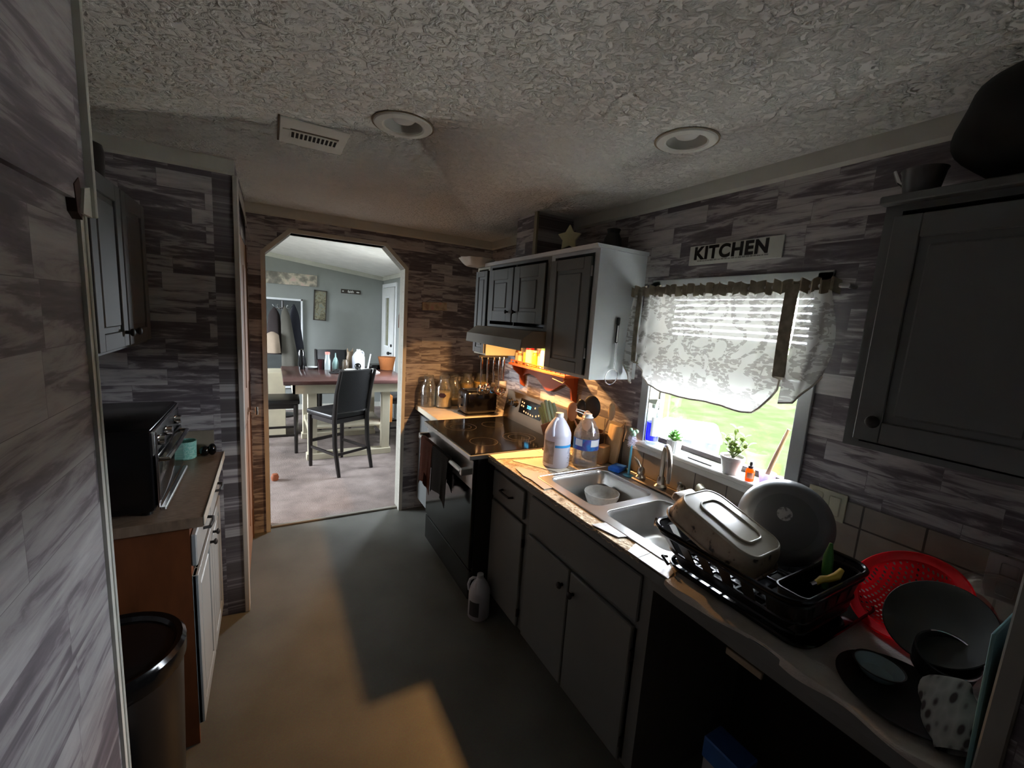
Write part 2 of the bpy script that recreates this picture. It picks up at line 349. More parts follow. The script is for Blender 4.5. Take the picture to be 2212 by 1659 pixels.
def tag(o, label, cat, group=None):
    o['label'] = label; o['category'] = cat
    if group: o['group'] = group
    return o
def st(o, label=None):
    o['kind'] = 'structure'
    if label: o['label'] = label
    return o
def sub(o, label): o['label'] = label; return o
def dup(root, loc, rotz=None, label=None, group=None, scale=None):
    r = root.copy(); COL.objects.link(r); r.location = loc
    if rotz is not None: r.rotation_euler = (0, 0, rotz)
    if scale: r.scale = scale
    if label: r['label'] = label
    if group: r['group'] = group
    for ch in list(root.children):
        c = ch.copy(); COL.objects.link(c); c.parent = r
        for g in list(ch.children):
            d = g.copy(); COL.objects.link(d); d.parent = c
    return r
def text_mesh(body, size, M, material, name, parent, extrude=0.0008, bold=0.0, space=1.0):
    c = bpy.data.curves.new('txt', 'FONT'); c.body = body; c.size = size; c.extrude = extrude; c.offset = bold; c.align_x = 'CENTER'; c.align_y = 'CENTER'; c.space_character = space
    o = bpy.data.objects.new('txt', c); COL.objects.link(o); bpy.context.view_layer.update()
    me = bpy.data.meshes.new_from_object(o.evaluated_get(bpy.context.evaluated_depsgraph_get()))
    bpy.data.objects.remove(o); bpy.data.curves.remove(c)
    me.transform(M)
    if parent is not None: me.transform(Matrix.Translation(-ORG[parent.name]))
    me.materials.clear(); me.materials.append(material)
    q = bpy.data.objects.new(name, me); COL.objects.link(q); q.parent = parent; ORG[q.name] = ORG[parent.name] if parent else Vector()
    return q
def basis(ex, ey, ez, t):
    m = Matrix((Vector(ex), Vector(ey), Vector(ez))).transposed().to_4x4(); m.translation = Vector(t); return m

# ================================================================== SETTING
CZT = 2.31
b = MB(); b.box(-4.6, 0.0, -5.6, 0.06, -0.10, 0.0); st(b.build('floor_kitchen', floor_mat()), 'worn greenish beige sheet vinyl kitchen floor')
b = MB(); b.box(-4.6, 0.0, 0.06, 4.4, -0.10, 0.008); st(b.build('floor_dining', carpet_mat()), 'beige dining room carpet')
b = MB(); b.box(-1.70, -0.757, 0.045, 0.075, 0.0, 0.014, 0.004); st(b.build('trim_1', mat('metal_threshold', (170, 166, 156), 0.4, 0.6)))
b = MB(); b.box(-4.6, 0.0, -5.6, 0.05, CZT, CZT + 0.1); ck = b.build('ceiling_kitchen', CEIL); st(ck, 'off white stomp-textured kitchen ceiling')
b = MB()
for lx, ly in ((-1.262, -1.80), (-0.428, -2.31)): b.cyl((lx, ly, CZT - 0.05), (lx, ly, CZT + 0.06), 0.068, n=40)
cut = b.build('ceiling_cut', CEIL); md = ck.modifiers.new('holes', 'BOOLEAN'); md.object = cut; md.operation = 'DIFFERENCE'; md.solver = 'EXACT'
bpy.context.view_layer.update(); me_ = bpy.data.meshes.new_from_object(ck.evaluated_get(bpy.context.evaluated_depsgraph_get())); ck.modifiers.clear(); ck.data = me_
bpy.data.objects.remove(cut)
# sloping dining ceiling
b = MB(); b.prism([(0.0, 0.05, 2.235), (-4.6, 0.05, 2.755), (-4.6, 0.05, 2.855), (0.0, 0.05, 2.335)], (0, 4.25, 0)); st(b.build('ceiling_dining', mat('white_ceiling_paint', (240, 240, 236), 0.9, bump=0.3, bscale=40)))
# right (window) wall of the kitchen, x 0..0.11, opening y -2.59..-1.90, z 1.09..1.86
WY0, WY1, WZ0, WZ1 = -2.59, -1.895, 1.09, 1.86
b = MB()
b.box(0, 0.11, -5.6, -5.3, 0, 2.6); b.box(0, 0.11, -5.3, WY0, 0, 2.6); b.box(0, 0.11, WY1, 0.0, 0, 2.6); b.box(0, 0.11, WY0, WY1, 0, WZ0); b.box(0, 0.11, WY0, WY1, WZ1, 2.6)
st(b.build('wall_right', WPX), 'window wall in grey wood-look wallpaper')
b = MB(); b.box(0, 0.11, 0.0, 1.0, -0.1, 2.6); b.box(0, 0.11, 1.6, 4.4, -0.1, 2.6); b.box(0, 0.11, 1.0, 1.6, -0.1, 1.0); b.box(0, 0.11, 1.0, 1.6, 1.9, 2.6)
st(b.build('wall_dining_right', GREYW))
# wall between kitchen and dining with chamfered opening
b = MB()
def wallpoly(pts, y0, y1): b.prism([(x, y0, z) for x, z in pts], (0, y1 - y0, 0))
LX, RX, ZD, ZS, CH = -1.70, -0.757, 2.152, 2.0, 0.155
wallpoly([(-4.6, 0), (LX, 0), (LX, ZS), (-4.6, ZS)], 0, 0.05); wallpoly([(RX, 0), (0, 0), (0, ZS), (RX, ZS)], 0, 0.05)
wallpoly([(-4.6, ZS), (LX, ZS), (LX + CH, ZD), (LX + CH, 2.75), (-4.6, 2.75)], 0, 0.05)
wallpoly([(RX, ZS), (0, ZS), (0, 2.75), (RX - CH, 2.75), (RX - CH, ZD)], 0, 0.05)
wallpoly([(LX + CH, ZD), (RX - CH, ZD), (RX - CH, 2.75), (LX + CH, 2.75)], 0, 0.05)
st(b.build('wall_back', WPY), 'doorway wall in grey wood-look wallpaper')
b = MB()
wallpoly([(-4.6, 0), (LX, 0), (LX, ZS), (-4.6, ZS)], 0.05, 0.11); wallpoly([(RX, 0), (0, 0), (0, ZS), (RX, ZS)], 0.05, 0.11)
wallpoly([(-4.6, ZS), (LX, ZS), (LX + CH, ZD), (LX + CH, 2.85), (-4.6, 2.85)], 0.05, 0.11)
wallpoly([(RX, ZS), (0, ZS), (0, 2.85), (RX - CH, 2.85), (RX - CH, ZD)], 0.05, 0.11)
wallpoly([(LX + CH, ZD), (RX - CH, ZD), (RX - CH, 2.85), (LX + CH, 2.85)], 0.05, 0.11)
st(b.build('wall_dining_front', GREYW))
# casing around the opening
path = [(LX, 0), (LX, ZS), (LX + CH, ZD), (RX - CH, ZD), (RX, ZS), (RX, 0)]
outp = [(LX - 0.028, 0), (LX - 0.028, ZS + 0.012), (LX + CH - 0.012, ZD + 0.028), (RX - CH + 0.012, ZD + 0.028), (RX + 0.028, ZS + 0.012), (RX + 0.028, 0)]
b = MB()
for i in range(5):
    q = [path[i], path[i + 1], outp[i + 1], outp[i]]
    b.prism([(x, -0.012, z) for x, z in q], (0, 0.134, 0))
st(b.build('trim_2', mat('doorway_casing_paint', (196, 194, 182), 0.5)), 'thin casing around the cut-corner doorway')
# crown moulding
def crown(name, pts, inward, h=0.065, d=0.022):
    b = MB()
    for (p, q), n in zip(zip(pts, pts[1:]), inward):
        n = Vector((n[0], n[1], 0)); p = Vector((p[0], p[1], CZT)); q = Vector((q[0], q[1], CZT)); dn = Vector((0, 0, -h))
        a = [p, p + n * d, p + n * d * 0.8 + dn * 0.85, p + n * 0.006 + dn, p + dn]
        b.prism(a, q - p)
    return st(b.build(name, TRIM))
crown('trim_3', [(0, -3.27), (0, -0.0)], [(-1, 0)])
crown('trim_4', [(0, 0), (-1.81, 0)], [(0, -1)])
crown('trim_5', [(-1.81, -0.9), (-2.46, -0.9)], [(0, -1)])
# left: door wall plane x=-1.81, stub wall at y=-0.9, recess back wall x=-2.46
b = MB()
b.box(-1.90, -1.81, -0.90, -0.83, 0, CZT); b.box(-1.90, -1.81, -0.05, 0, 0, CZT); b.box(-1.90, -1.81, -0.83, -0.05, 2.03, CZT)
st(b.build('wall_left_door', WPX))
b = MB(); b.box(-2.50, -1.90, -0.90, -0.80, 0, CZT); st(b.build('wall_left_stub', WPY), 'short wall beside the left counter in dark wood-look wallpaper')
b = MB(); b.box(-2.56, -2.46, -2.40, -0.90, 0, CZT); st(b.build('wall_left_recess', WPX))
# near left wall with its thicker header
b = MB(); b.box(-2.56, -1.974, -5.6, -2.303, 0, 1.822); b.box(-2.56, -1.962, -5.6, -2.303, 1.822, CZT)
st(b.build('wall_left', WPN), 'near left wall in grey wood-look wallpaper')
b = MB(); b.box(-1.992, -1.964, -2.303, -2.297, 0, 1.822, 0.002); b.box(-1.974, -1.968, -2.318, -2.297, 0, 1.80); st(b.build('trim_6', TRIM), 'pale corner strip of the near left wall')
b = MB(); b.box(-1.972, -1.949, -2.303, -2.296, 1.80, CZT, 0.002); b.prism([(-1.962, -2.303, 1.80), (-1.962, -2.345, 1.80), (-1.962, -2.330, 1.845), (-1.962, -2.303, 1.852)], (0.006, 0, 0)); st(b.build('trim_7', TRIM), 'pale strip of the header above')
b = MB(); b.prism([(-1.974, -2.335, 1.79), (-1.974, -2.355, 1.80), (-1.974, -2.36, 1.845), (-1.974, -2.338, 1.86), (-1.974, -2.328, 1.835)], (0.0135, 0, 0)); st(b.build('trim_12', mat('bare_brown_gap', (48, 26, 20), 0.8)), 'bare brown gap at the header corner')
b = MB(); b.box(-1.822, -1.800, -0.912, -0.835, 0, 2.245, 0.003); st(b.build('trim_8', mat('chipped_white_corner_trim', (176, 172, 164), 0.5)), 'chipped pale corner post of the door wall')
# outer shell closing the unseen sides
b = MB(); b.box(-4.7, -4.6, -5.7, 1.2, -0.1, 2.9); b.box(-4.7, -4.6, 3.0, 4.4, -0.1, 2.9); b.box(-4.7, -4.6, 1.2, 3.0, -0.1, 0.9); b.box(-4.7, -4.6, 1.2, 3.0, 2.15, 2.9); b.box(-4.7, 0.11, -5.7, -5.6, -0.1, 2.6); st(b.build('wall_outer', GREYW))  # the opening in the left wall is added, unseen, to brighten the dining room
b = MB(); b.box(-4.6, 0.11, 4.1, 4.2, -0.1, 2.9); st(b.build('wall_dining_far', GREYW), 'grey far wall of the dining room')
b = MB(); b.prism([(0, 4.1, 2.235), (-4.6, 4.1, 2.755), (-4.6, 4.1, 2.69), (0, 4.1, 2.17)], (0, -0.02, 0)); b.box(-0.02, 0, 0.11, 4.1, 2.17, 2.235); st(b.build('trim_9', TRIM))
b = MB(); b.box(-4.6, 0, 4.085, 4.1, 0.0, 0.09, 0.003); st(b.build('baseboard_far', TRIM))
# roof/ground
b = MB(); b.box(-5, 0.45, -5.9, 4.5, 2.86, 2.95); b.box(-4.8, 0.14, -5.8, 4.4, -0.75, -0.12); st(b.build('wall_exterior', mat('roof_and_skirting', (150, 150, 146), 0.8)))
GR = noise_mat('grass_ground', [(0.30, (41, 42, 32)), (0.48, (37, 41, 26)), (0.62, (33, 39, 22)), (0.8, (38, 40, 29))], 1.6, 0.95, (1, 1, 1), 0.5, 30, 8); GR.node_tree.nodes['Principled BSDF'].inputs['Specular IOR Level'].default_value = 0
b = MB(); b.box(-90, 120, -90, 120, -0.9, -0.75); g = st(b.build('ground', GR), 'bright green lawn outside the window')
SAND = noise_mat('sandy_soil_patch', [(0.35, (214, 210, 200)), (0.5, (228, 225, 216)), (0.65, (190, 190, 170)), (0.8, (222, 219, 208))], 5, 0.95, (1, 1, 1), 0.4, 40, 8); SAND.node_tree.nodes['Principled BSDF'].inputs['Specular IOR Level'].default_value = 0
def sand(u, v):
    a = 2 * PI * u; r = v * (1 + 0.12 * math.sin(3 * a) + 0.08 * math.sin(7 * a + 1))
    return Vector((3.4 + 3.2 * r * math.cos(a), -3.2 + 5.2 * r * math.sin(a), -0.742))
b = MB(); b.grid(sand, 48, 6); o = st(b.build('ground_patch', SAND), 'bare sandy patch in the lawn outside the window')
# partition at the right end of the counter
b = MB(); b.box(-0.62, 0, -3.60, -3.275, 0, CZT); st(b.build('wall_partition', WPX), 'end of the partition at the right edge')
b = MB(); b.box(-0.632, -0.618, -3.292, -3.262, 0, CZT, 0.003); st(b.build('trim_10', mat('grey_corner_strip', (128, 126, 120), 0.5)), 'grey corner strip of the partition')
# tile backsplash
BS = tile_mat('beige_backsplash_tile', 'x', 0.155, 0.15, (150, 140, 124), (134, 124, 112), (70, 62, 54))
b = MB(); b.box(-0.008, 0, -3.262, -1.845, 0.9145, 1.052); b.box(-0.008, 0, -1.845, -1.40, 0.9145, 1.14); b.box(-0.008, 0, -3.262, -2.655, 1.052, 1.14)
st(b.build('trim_11', BS), 'beige tile backsplash')

# ---------------- kitchen window
wn = st(thing('window_1', 'kitchen window over the sink', 'window', (0.05, -2.24, 1.09))); del wn['category']
b = MB()
b.box(-0.014, 0, WY1, WY1 + 0.048, 1.055, 1.90, 0.002); b.box(-0.014, 0, WY0 - 0.048, WY0, 1.055, 1.90, 0.002); b.box(-0.014, 0, WY0 - 0.048, WY1 + 0.048, WZ1, 1.905, 0.002)
b.build('casing', mat('grey_white_window_casing', (150, 154, 154), 0.45), wn)
b = MB(); b.box(0, 0.11, WY1 - 0.004, WY1, WZ0, WZ1); b.box(0, 0.11, WY0, WY0 + 0.004, WZ0, WZ1); b.box(0, 0.11, WY0, WY1, WZ1 - 0.004, WZ1)
b.build('jamb', mat('beige_window_jamb', (206, 194, 176), 0.6), wn)
b = MB(); b.box(-0.052, 0.10, WY0 - 0.06, WY1 + 0.05, 1.073, 1.093, 0.004); b.box(-0.03, -0.008, WY0 - 0.06, WY1 + 0.05, 1.04, 1.073, 0.003)
b.build('sill', mat('sill_paint', (196, 196, 190), 0.4), wn)
FR = mat('dark_bronze_sash', (44, 34, 32), 0.4, 0.3)
b = MB(); b.box(0.060, 0.095, WY0 + 0.004, WY1 - 0.004, 1.093, 1.118, 0.003); b.build('bottom_rail', FR, wn)
SASH = mat('grey_aluminium_sash', (92, 94, 92), 0.4, 0.4)
b = MB(); b.box(0.066, 0.09, WY0 + 0.004, WY0 + 0.022, 1.118, WZ1 - 0.004); b.box(0.066, 0.09, WY1 - 0.02, WY1 - 0.004, 1.118, WZ1 - 0.004); b.box(0.060, 0.092, WY0 + 0.022, WY1 - 0.022, 1.475, 1.505, 0.003)
b.build('sash', SASH, wn)
b = MB(); b.box(0.076, 0.079, WY0 + 0.02, WY1 - 0.02, 1.116, 1.478); b.box(0.076, 0.079, WY0 + 0.02, WY1 - 0.02, 1.503, WZ1 - 0.004); b.build('pane', GLASSP, wn)
b = MB(); b.cyl((0.045, -1.935, 1.10), (0.045, -1.930, 1.50), 0.004, n=8); b.build('blind_wand', WHITE, wn)

# blind
bl = thing('window_blind', 'white slatted blind half lowered behind the sheer curtain', 'blind', (0.04, -2.24, 1.5))
SL = milky_mat('white_blind_slat', (222, 221, 214), 0.4)
b = MB()
z = 1.80
while z > 1.575:
    b.box(0.018, 0.048, WY0 + 0.012, WY1 - 0.012, -0.0006, 0.0006, M=Matrix.Translation((0.033, 0, z)) @ Matrix.Rotation(math.radians(36), 4, 'Y') @ Matrix.Translation((-0.033, 0, 0))); z -= 0.027
b.build('slats', SL, bl)
b = MB(); b.box(0.014, 0.052, WY0 + 0.008, WY1 - 0.008, 1.815, 1.853, 0.003); b.build('head_rail', WHITE, bl)
b = MB(); b.box(0.016, 0.046, WY0 + 0.012, WY1 - 0.012, 1.515, 1.57, 0.004); b.build('bottom_rail', SL, bl)
b = MB()
for yy in (-2.45, -2.24, -2.03): b = MB(); b.cyl((0.033, yy, 1.55), (0.033, yy, 1.82), 0.0012, n=6); b.build('cord', WHITE, bl)

# dining window (out of sight, lets the light in)
w2 = st(thing('window_2', 'dining room window', 'window', (0.05, 1.65, 0.85))); del w2['category']
b = MB(); b.box(-0.012, 0.0, 0.94, 1.0, 0.79, 2.11); b.box(-0.012, 0, 1.6, 1.66, 0.79, 2.11); b.box(-0.012, 0, 1.0, 1.6, 1.9, 2.11); b.box(-0.012, 0, 1.0, 1.6, 0.79, 1.0); b.build('window_frame', TRIM, w2)

# left door (brown, closed)
dr = st(thing('door_1', 'brown wooden door seen edge-on beside the doorway', 'door', (-1.82, -0.44, 0))); del dr['category']
b = MB(); b.box(-1.845, -1.812, -0.828, -0.052, 0.012, 2.028, 0.002)
for y0, y1 in ((-0.76, -0.48), (-0.40, -0.12)):
    for z0, z1 in ((0.25, 0.95), (1.15, 1.88)): b.box(-1.813, -1.808, y0, y1, z0, z1, 0.003)
b.build('door_slab', OAK, dr)
b = MB(); b.cyl((-1.812, -0.30, 0.985), (-1.765, -0.30, 0.985), 0.008, n=10); b.cyl((-1.812, -0.30, 0.985), (-1.806, -0.30, 0.985), 0.024, n=16); b.tube([(-1.765, -0.30, 0.985), (-1.758, -0.27, 0.985), (-1.76, -0.20, 0.98)], 0.007); b.cyl((-1.765, -0.30, 0.96), (-1.765, -0.30, 1.01), 0.011, n=10)
b.build('door_handle', CHROME, dr)
b = MB(); b.box(-1.812, -1.806, -0.835, -0.82, 0, 2.03); b.box(-1.812, -1.803, -0.062, -0.045, 0, 2.03); b.build('door_frame', mat('brown_door_frame', (120, 92, 74), 0.5), dr)
# torn wallpaper flap above the door
def flap(u, v):
    y = -0.83 + 0.80 * u; z = 2.26 - 0.22 * v * (0.55 + 0.45 * u)
    return Vector((-1.807 + 0.035 * (v ** 2) * (0.4 + 0.6 * u), y, z))
b = MB(); b.grid(flap, 14, 8, 0.0015); tag(b.build('wallpaper_flap', mat('loose_wallpaper', (164, 158, 150), 0.6, var=0.25, vscale=18)), 'loose pale strip of wallpaper curling off above the brown door', 'wallpaper')

# dining door far right
d2 = st(thing('door_2', 'white dining room door with a narrow glass pane', 'door', (-0.02, 3.6, 0))); del d2['category']
DW = mat('white_door_paint', (206, 208, 206), 0.4)
b = MB(); b.box(-0.035, 0, 3.22, 3.50, 0.02, 2.04); b.box(-0.035, 0, 3.74, 4.02, 0.02, 2.04); b.box(-0.035, 0, 3.50, 3.74, 0.02, 1.12); b.box(-0.035, 0, 3.50, 3.74, 1.88, 2.04)
for z0, z1 in ((0.15, 0.95),): b.box(-0.042, -0.035, 3.36, 3.88, z0, z1, 0.004)
b.build('door_slab', DW, d2)
b = MB(); b.box(-0.045, -0.035, 3.48, 3.50, 1.10, 1.90); b.box(-0.045, -0.035, 3.74, 3.76, 1.10, 1.90); b.box(-0.045, -0.035, 3.5, 3.74, 1.10, 1.12); b.box(-0.045, -0.035, 3.5, 3.74, 1.88, 1.90); b.build('pane_frame', WHITE, d2)
b = MB(); b.box(-0.022, -0.016, 3.50, 3.74, 1.12, 1.88); b.build('pane', mat('dim_door_glass', (112, 112, 84), 0.15), d2)
b = MB(); b.cyl((-0.035, 3.31, 1.02), (-0.08, 3.31, 1.02), 0.012, n=10); b.sph((-0.085, 3.31, 1.02), 0.026, 8); b.cyl((-0.035, 3.31, 1.14), (-0.055, 3.31, 1.14), 0.022, n=12); b.build('door_handle', BLKM, d2)
b = MB(); b.box(-0.02, 0, 3.15, 3.21, 0, 2.11, 0.003); b.box(-0.02, 0, 4.03, 4.085, 0, 2.11, 0.003); b.box(-0.02, 0, 3.21, 4.03, 2.05, 2.11, 0.003); b.build('door_frame', WHITE, d2)

# ================================================================== CABINETS
def door_leaf(b, xf, sgn, y0, y1, z0, z1, t=0.018, fr=0.055):
    """framed door or drawer front; xf = cabinet face plane, sgn = -1 when it faces -x"""
    xo = xf + sgn * t
    b.box(xf, xf + sgn * t * 0.55, y0, y1, z0, z1)
    fr = min(fr, (y1 - y0) * 0.28, (z1 - z0) * 0.3)
    b.box(xf, xo, y0, y0 + fr, z0, z1, 0.002); b.box(xf, xo, y1 - fr, y1, z0, z1, 0.002)
    b.box(xf, xo, y0 + fr, y1 - fr, z0, z0 + fr, 0.002); b.box(xf, xo, y0 + fr, y1 - fr, z1 - fr, z1, 0.002)
    g = 0.018
    if (y1 - y0) > 2 * fr + 2.5 * g and (z1 - z0) > 2 * fr + 2.5 * g:
        b.box(xf, xf + sgn * t * 0.9, y0 + fr + g, y1 - fr - g, z0 + fr + g, z1 - fr - g, 0.005)
    return b
def flat_leaf(b, xf, sgn, y0, y1, z0, z1, t=0.018): return b.box(xf, xf + sgn * t, y0, y1, z0, z1, 0.004)
def knob(b, x, sgn, y, z, r=0.015):
    b.cyl((x, y, z), (x + sgn * 0.014, y, z), r * 0.45, n=10); b.sph((x + sgn * 0.02, y, z), (r * 0.6, r, r), 8); return b
def pull(b, x, sgn, y, z, L=0.1):
    b.tube([(x, y - L / 2, z), (x + sgn * 0.022, y - L / 2 + 0.006, z), (x + sgn * 0.026, y, z), (x + sgn * 0.022, y + L / 2 - 0.006, z), (x, y + L / 2, z)], 0.006, 8); return b
def carcass(b, xb, xf, y0, y1, z0, z1, fw=0.035, open_front=True):
    """cabinet box with sides, top, bottom, back and a face frame"""
    t = 0.016; s = 1 if xf < xb else -1
    b.box(xb, xf, y0, y0 + t, z0, z1); b.box(xb, xf, y1 - t, y1, z0, z1)
    b.box(xb, xf, y0 + t, y1 - t, z0, z0 + t); b.box(xb, xf, y0 + t, y1 - t, z1 - t, z1); b.box(xb, xb - s * t, y0 + t, y1 - t, z0 + t, z1 - t)
    b.box(xf, xf + s * t, y0 + t, y0 + fw, z0 + t, z1 - t); b.box(xf, xf + s * t, y1 - fw, y1 - t, z0 + t, z1 - t)
    return b
XU = -0.312   # upper cabinet carcass front; doors reach -0.33
# --- upper cabinets on the window wall
UT, UB = 2.03, 1.397
c1 = thing('wall_cabinet', 'tall grey wall cabinet between hood and window, strainer hung on its window-lit side', 'cabinet', (-0.16, -1.58, UB))
b = MB(); carcass(b, -0.001, XU, -1.781, -1.378, UB, UT - 0.001); b.build('carcass', CABL, c1)
b = MB(); door_leaf(b, XU, -1, -1.742, -1.402, UB + 0.02, UT - 0.035); d_ = b.build('door', CAB, c1)
for zz in (1.50, 1.90): b = MB(); b.cyl((XU - 0.012, -1.7455, zz), (XU - 0.012, -1.7455, zz + 0.05), 0.005, n=8); b.build('hinge', STEEL, d_)
c2 = thing('wall_cabinet', 'short grey two-door wall cabinet above the range hood', 'cabinet', (-0.16, -0.99, 1.612))
b = MB(); carcass(b, -0.001, XU, -1.376, -0.612, 1.612, UT - 0.001); b.box(XU - 0.0, XU + 0.016, -0.995, -0.985, 1.628, UT - 0.02); b.build('carcass', CAB, c2)
b = MB(); door_leaf(b, XU, -1, -1.345, -0.995, 1.65, UT - 0.035, fr=0.07); d_ = b.build('door', CAB, c2); b = MB(); knob(b, XU - 0.018, -1, -1.035, 1.715, 0.013); b.build('knob', BRONZE, d_)
b = MB(); door_leaf(b, XU, -1, -0.980, -0.640, 1.65, UT - 0.035, fr=0.07); d_ = b.build('door', CAB, c2); b = MB(); knob(b, XU - 0.018, -1, -0.94, 1.715, 0.013); b.build('knob', BRONZE, d_)
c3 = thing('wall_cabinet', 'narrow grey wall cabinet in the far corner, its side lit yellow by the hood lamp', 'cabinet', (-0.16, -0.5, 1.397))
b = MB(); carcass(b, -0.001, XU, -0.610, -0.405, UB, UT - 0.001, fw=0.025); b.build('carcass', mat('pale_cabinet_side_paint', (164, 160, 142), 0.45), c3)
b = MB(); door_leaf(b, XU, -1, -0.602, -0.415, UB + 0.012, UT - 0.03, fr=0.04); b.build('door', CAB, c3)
b = MB()
b.prism([(-0.0, -1.790, UT), (XU - 0.018, -1.790, UT), (XU - 0.03, -1.79, UT + 0.018), (0.0, -1.790, UT + 0.018)], (0, 1.39, 0)); b.build('crown_strip', CABL, c1)
c4 = thing('wall_cabinet', 'dark grey wall cabinet to the right of the window, beside the partition', 'cabinet', (-0.16, -3.06, 1.392))
b = MB(); carcass(b, -0.001, XU, -3.272, -2.866, 1.392, UT - 0.02); b.build('carcass', CAB, c4)
b = MB(); door_leaf(b, XU, -1, -3.255, -2.892, 1.415, UT - 0.05); d_ = b.build('door', CAB, c4); b = MB(); knob(b, XU - 0.018, -1, -2.935, 1.47, 0.016); b.build('knob', BLKM, d_)
b = MB(); b.box(0, XU - 0.03, -3.272, -2.86, UT - 0.02, UT, 0.003); b.build('top_board', CAB, c4)

# --- base cabinets (window side)
FX = -0.592; BH = 0.874; KZ = 0.10
def base_box(b, y0, y1, left=True, right=True):
    t = 0.016
    b.box(-0.002, FX, y0, y0 + t, KZ, BH); b.box(-0.002, FX, y1 - t, y1, KZ, BH); b.box(-0.002, FX, y0 + t, y1 - t, KZ, KZ + t)
    b.box(FX, FX - 0.0 + 0.016, y0 + t, y0 + 0.035, KZ + t, BH); b.box(FX, FX + 0.016, y1 - 0.035, y1 - t, KZ + t, BH); b.box(FX, FX + 0.016, y0 + 0.035, y1 - 0.035, BH - 0.04, BH)
    b.box(-0.002, -0.52, y0, y1, 0.0, KZ)
    return b
B1 = thing('base_cabinet', 'narrow grey base cabinet with one drawer right of the stove', 'cabinet', (-0.3, -1.58, 0))
b = MB(); base_box(b, -1.765, -1.385); b.box(FX, FX + 0.016, -1.73, -1.42, 0.66, 0.69); b.build('carcass', CAB, B1)
b = MB(); flat_leaf(b, FX, -1, -1.735, -1.405, 0.69, 0.838); d_ = b.build('drawer', CAB, B1); b = MB(); pull(b, FX - 0.018, -1, -1.575, 0.765, 0.11); b.build('pull', BLKM, d_)
b = MB(); flat_leaf(b, FX, -1, -1.738, -1.402, 0.108, 0.668); d_ = b.build('door', CAB, B1)
for zz in (0.55, 0.17): b = MB(); b.box(FX - 0.004, FX - 0.02, -1.746, -1.739, zz, zz + 0.04); b.build('hinge', BLKM, d_)
B2 = thing('base_cabinet', 'wide grey sink base cabinet with two plain doors', 'cabinet', (-0.3, -2.15, 0))
b = MB(); base_box(b, -2.525, -1.7655); b.box(FX, FX + 0.016, -2.49, -1.80, 0.64, 0.67); b.build('carcass', CAB, B2)
b = MB(); flat_leaf(b, FX, -1, -2.492, -1.79, 0.668, 0.842, 0.012); b.build('false_front', CAB, B2)
b = MB(); flat_leaf(b, FX, -1, -2.122, -1.79, 0.108, 0.648); d_ = b.build('door', CAB, B2); b = MB(); knob(b, FX - 0.018, -1, -2.088, 0.565); b.build('knob', BLKM, d_)
b = MB(); flat_leaf(b, FX, -1, -2.482, -2.131, 0.108, 0.648); d_ = b.build('door', CAB, B2); b = MB(); knob(b, FX - 0.018, -1, -2.162, 0.565); b.build('knob', BLKM, d_)
for zz in (0.52, 0.17): b = MB(); b.box(FX - 0.004, FX - 0.02, -2.491, -2.483, zz, zz + 0.04); b.build('hinge', BLKM, d_)
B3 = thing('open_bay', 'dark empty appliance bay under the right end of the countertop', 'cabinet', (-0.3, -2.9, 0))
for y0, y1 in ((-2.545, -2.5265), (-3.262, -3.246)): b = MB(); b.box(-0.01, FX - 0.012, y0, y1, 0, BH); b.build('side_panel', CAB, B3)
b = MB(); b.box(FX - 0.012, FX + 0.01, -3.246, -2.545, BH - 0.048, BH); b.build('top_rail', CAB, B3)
b = MB(); b.box(-0.01, -0.026, -3.246, -2.545, 0, BH); b.build('back_board', mat('dark_bay_board', (30, 28, 26), 0.9), B3)  # shade inside the open bay is put into the board's colour
tag(MB().box(FX - 0.006, FX + 0.004, -2.90, -2.80, 0.795, 0.815, 0.002).build('wood_bracket', mat('raw_wood_bracket', (150, 134, 112), 0.7)), 'small bare wood strip under the counter edge above the dark bay', 'bracket')
B4 = thing('base_cabinet', 'base cabinet in the corner left of the stove', 'cabinet', (-0.3, -0.29, 0))
b = MB(); base_box(b, -0.565, -0.003); b.build('carcass', CAB, B4)
b = MB(); flat_leaf(b, FX, -1, -0.545, -0.02, 0.69, 0.838); b.build('drawer', CAB, B4)
b = MB(); flat_leaf(b, FX, -1, -0.545, -0.02, 0.108, 0.668); b.build('door', CAB, B4)

# --- countertop with sink cut-out
CT0, CT1, CE = 0.876, 0.914, -0.635
SX0, SX1, SY0, SY1 = -0.552, -0.045, -2.545, -1.765
ct = thing('countertop', 'long worn countertop with torn tan surface around the sink', 'countertop', (-0.32, -2.3, CT0))
b = MB(); b.box(-0.001, CE + 0.006, SY1, -1.376, CT0, CT1); b.box(-0.001, CE + 0.006, -3.261, SY0, CT0, CT1); b.box(CE + 0.006, SX0, SY0, SY1, CT0, CT1); b.box(SX1, -0.001, SY0, SY1, CT0, CT1)
b.build('worn_top', CTOP, ct)
b = MB(); b.box(CE + 0.006, CE, -3.261, -1.376, CT0, CT1 - 0.004, 0.001); b.build('edge_band', CAB, ct)
def ragged(u, v):
    y = -1.40 - 1.1 * u; n = math.sin(u * 91) * 0.3 + math.sin(u * 233 + 1) * 0.4 + math.sin(u * 37) * 0.5
    return Vector((CE - 0.001 + 0.004 * (1 - v) , y, CT1 + 0.001 - v * (0.012 + 0.006 * n)))
b = MB(); b.grid(ragged, 160, 2, 0.001); b.build('torn_edge', CTOP, ct)
ct2 = thing('countertop', 'short tiled countertop corner left of the stove', 'countertop', (-0.32, -0.3, CT0))
b = MB(); b.box(-0.001, CE + 0.004, -0.570, -0.001, CT0, CT1 - 0.004); b.build('base_board', CTOP, ct2)
b = MB()
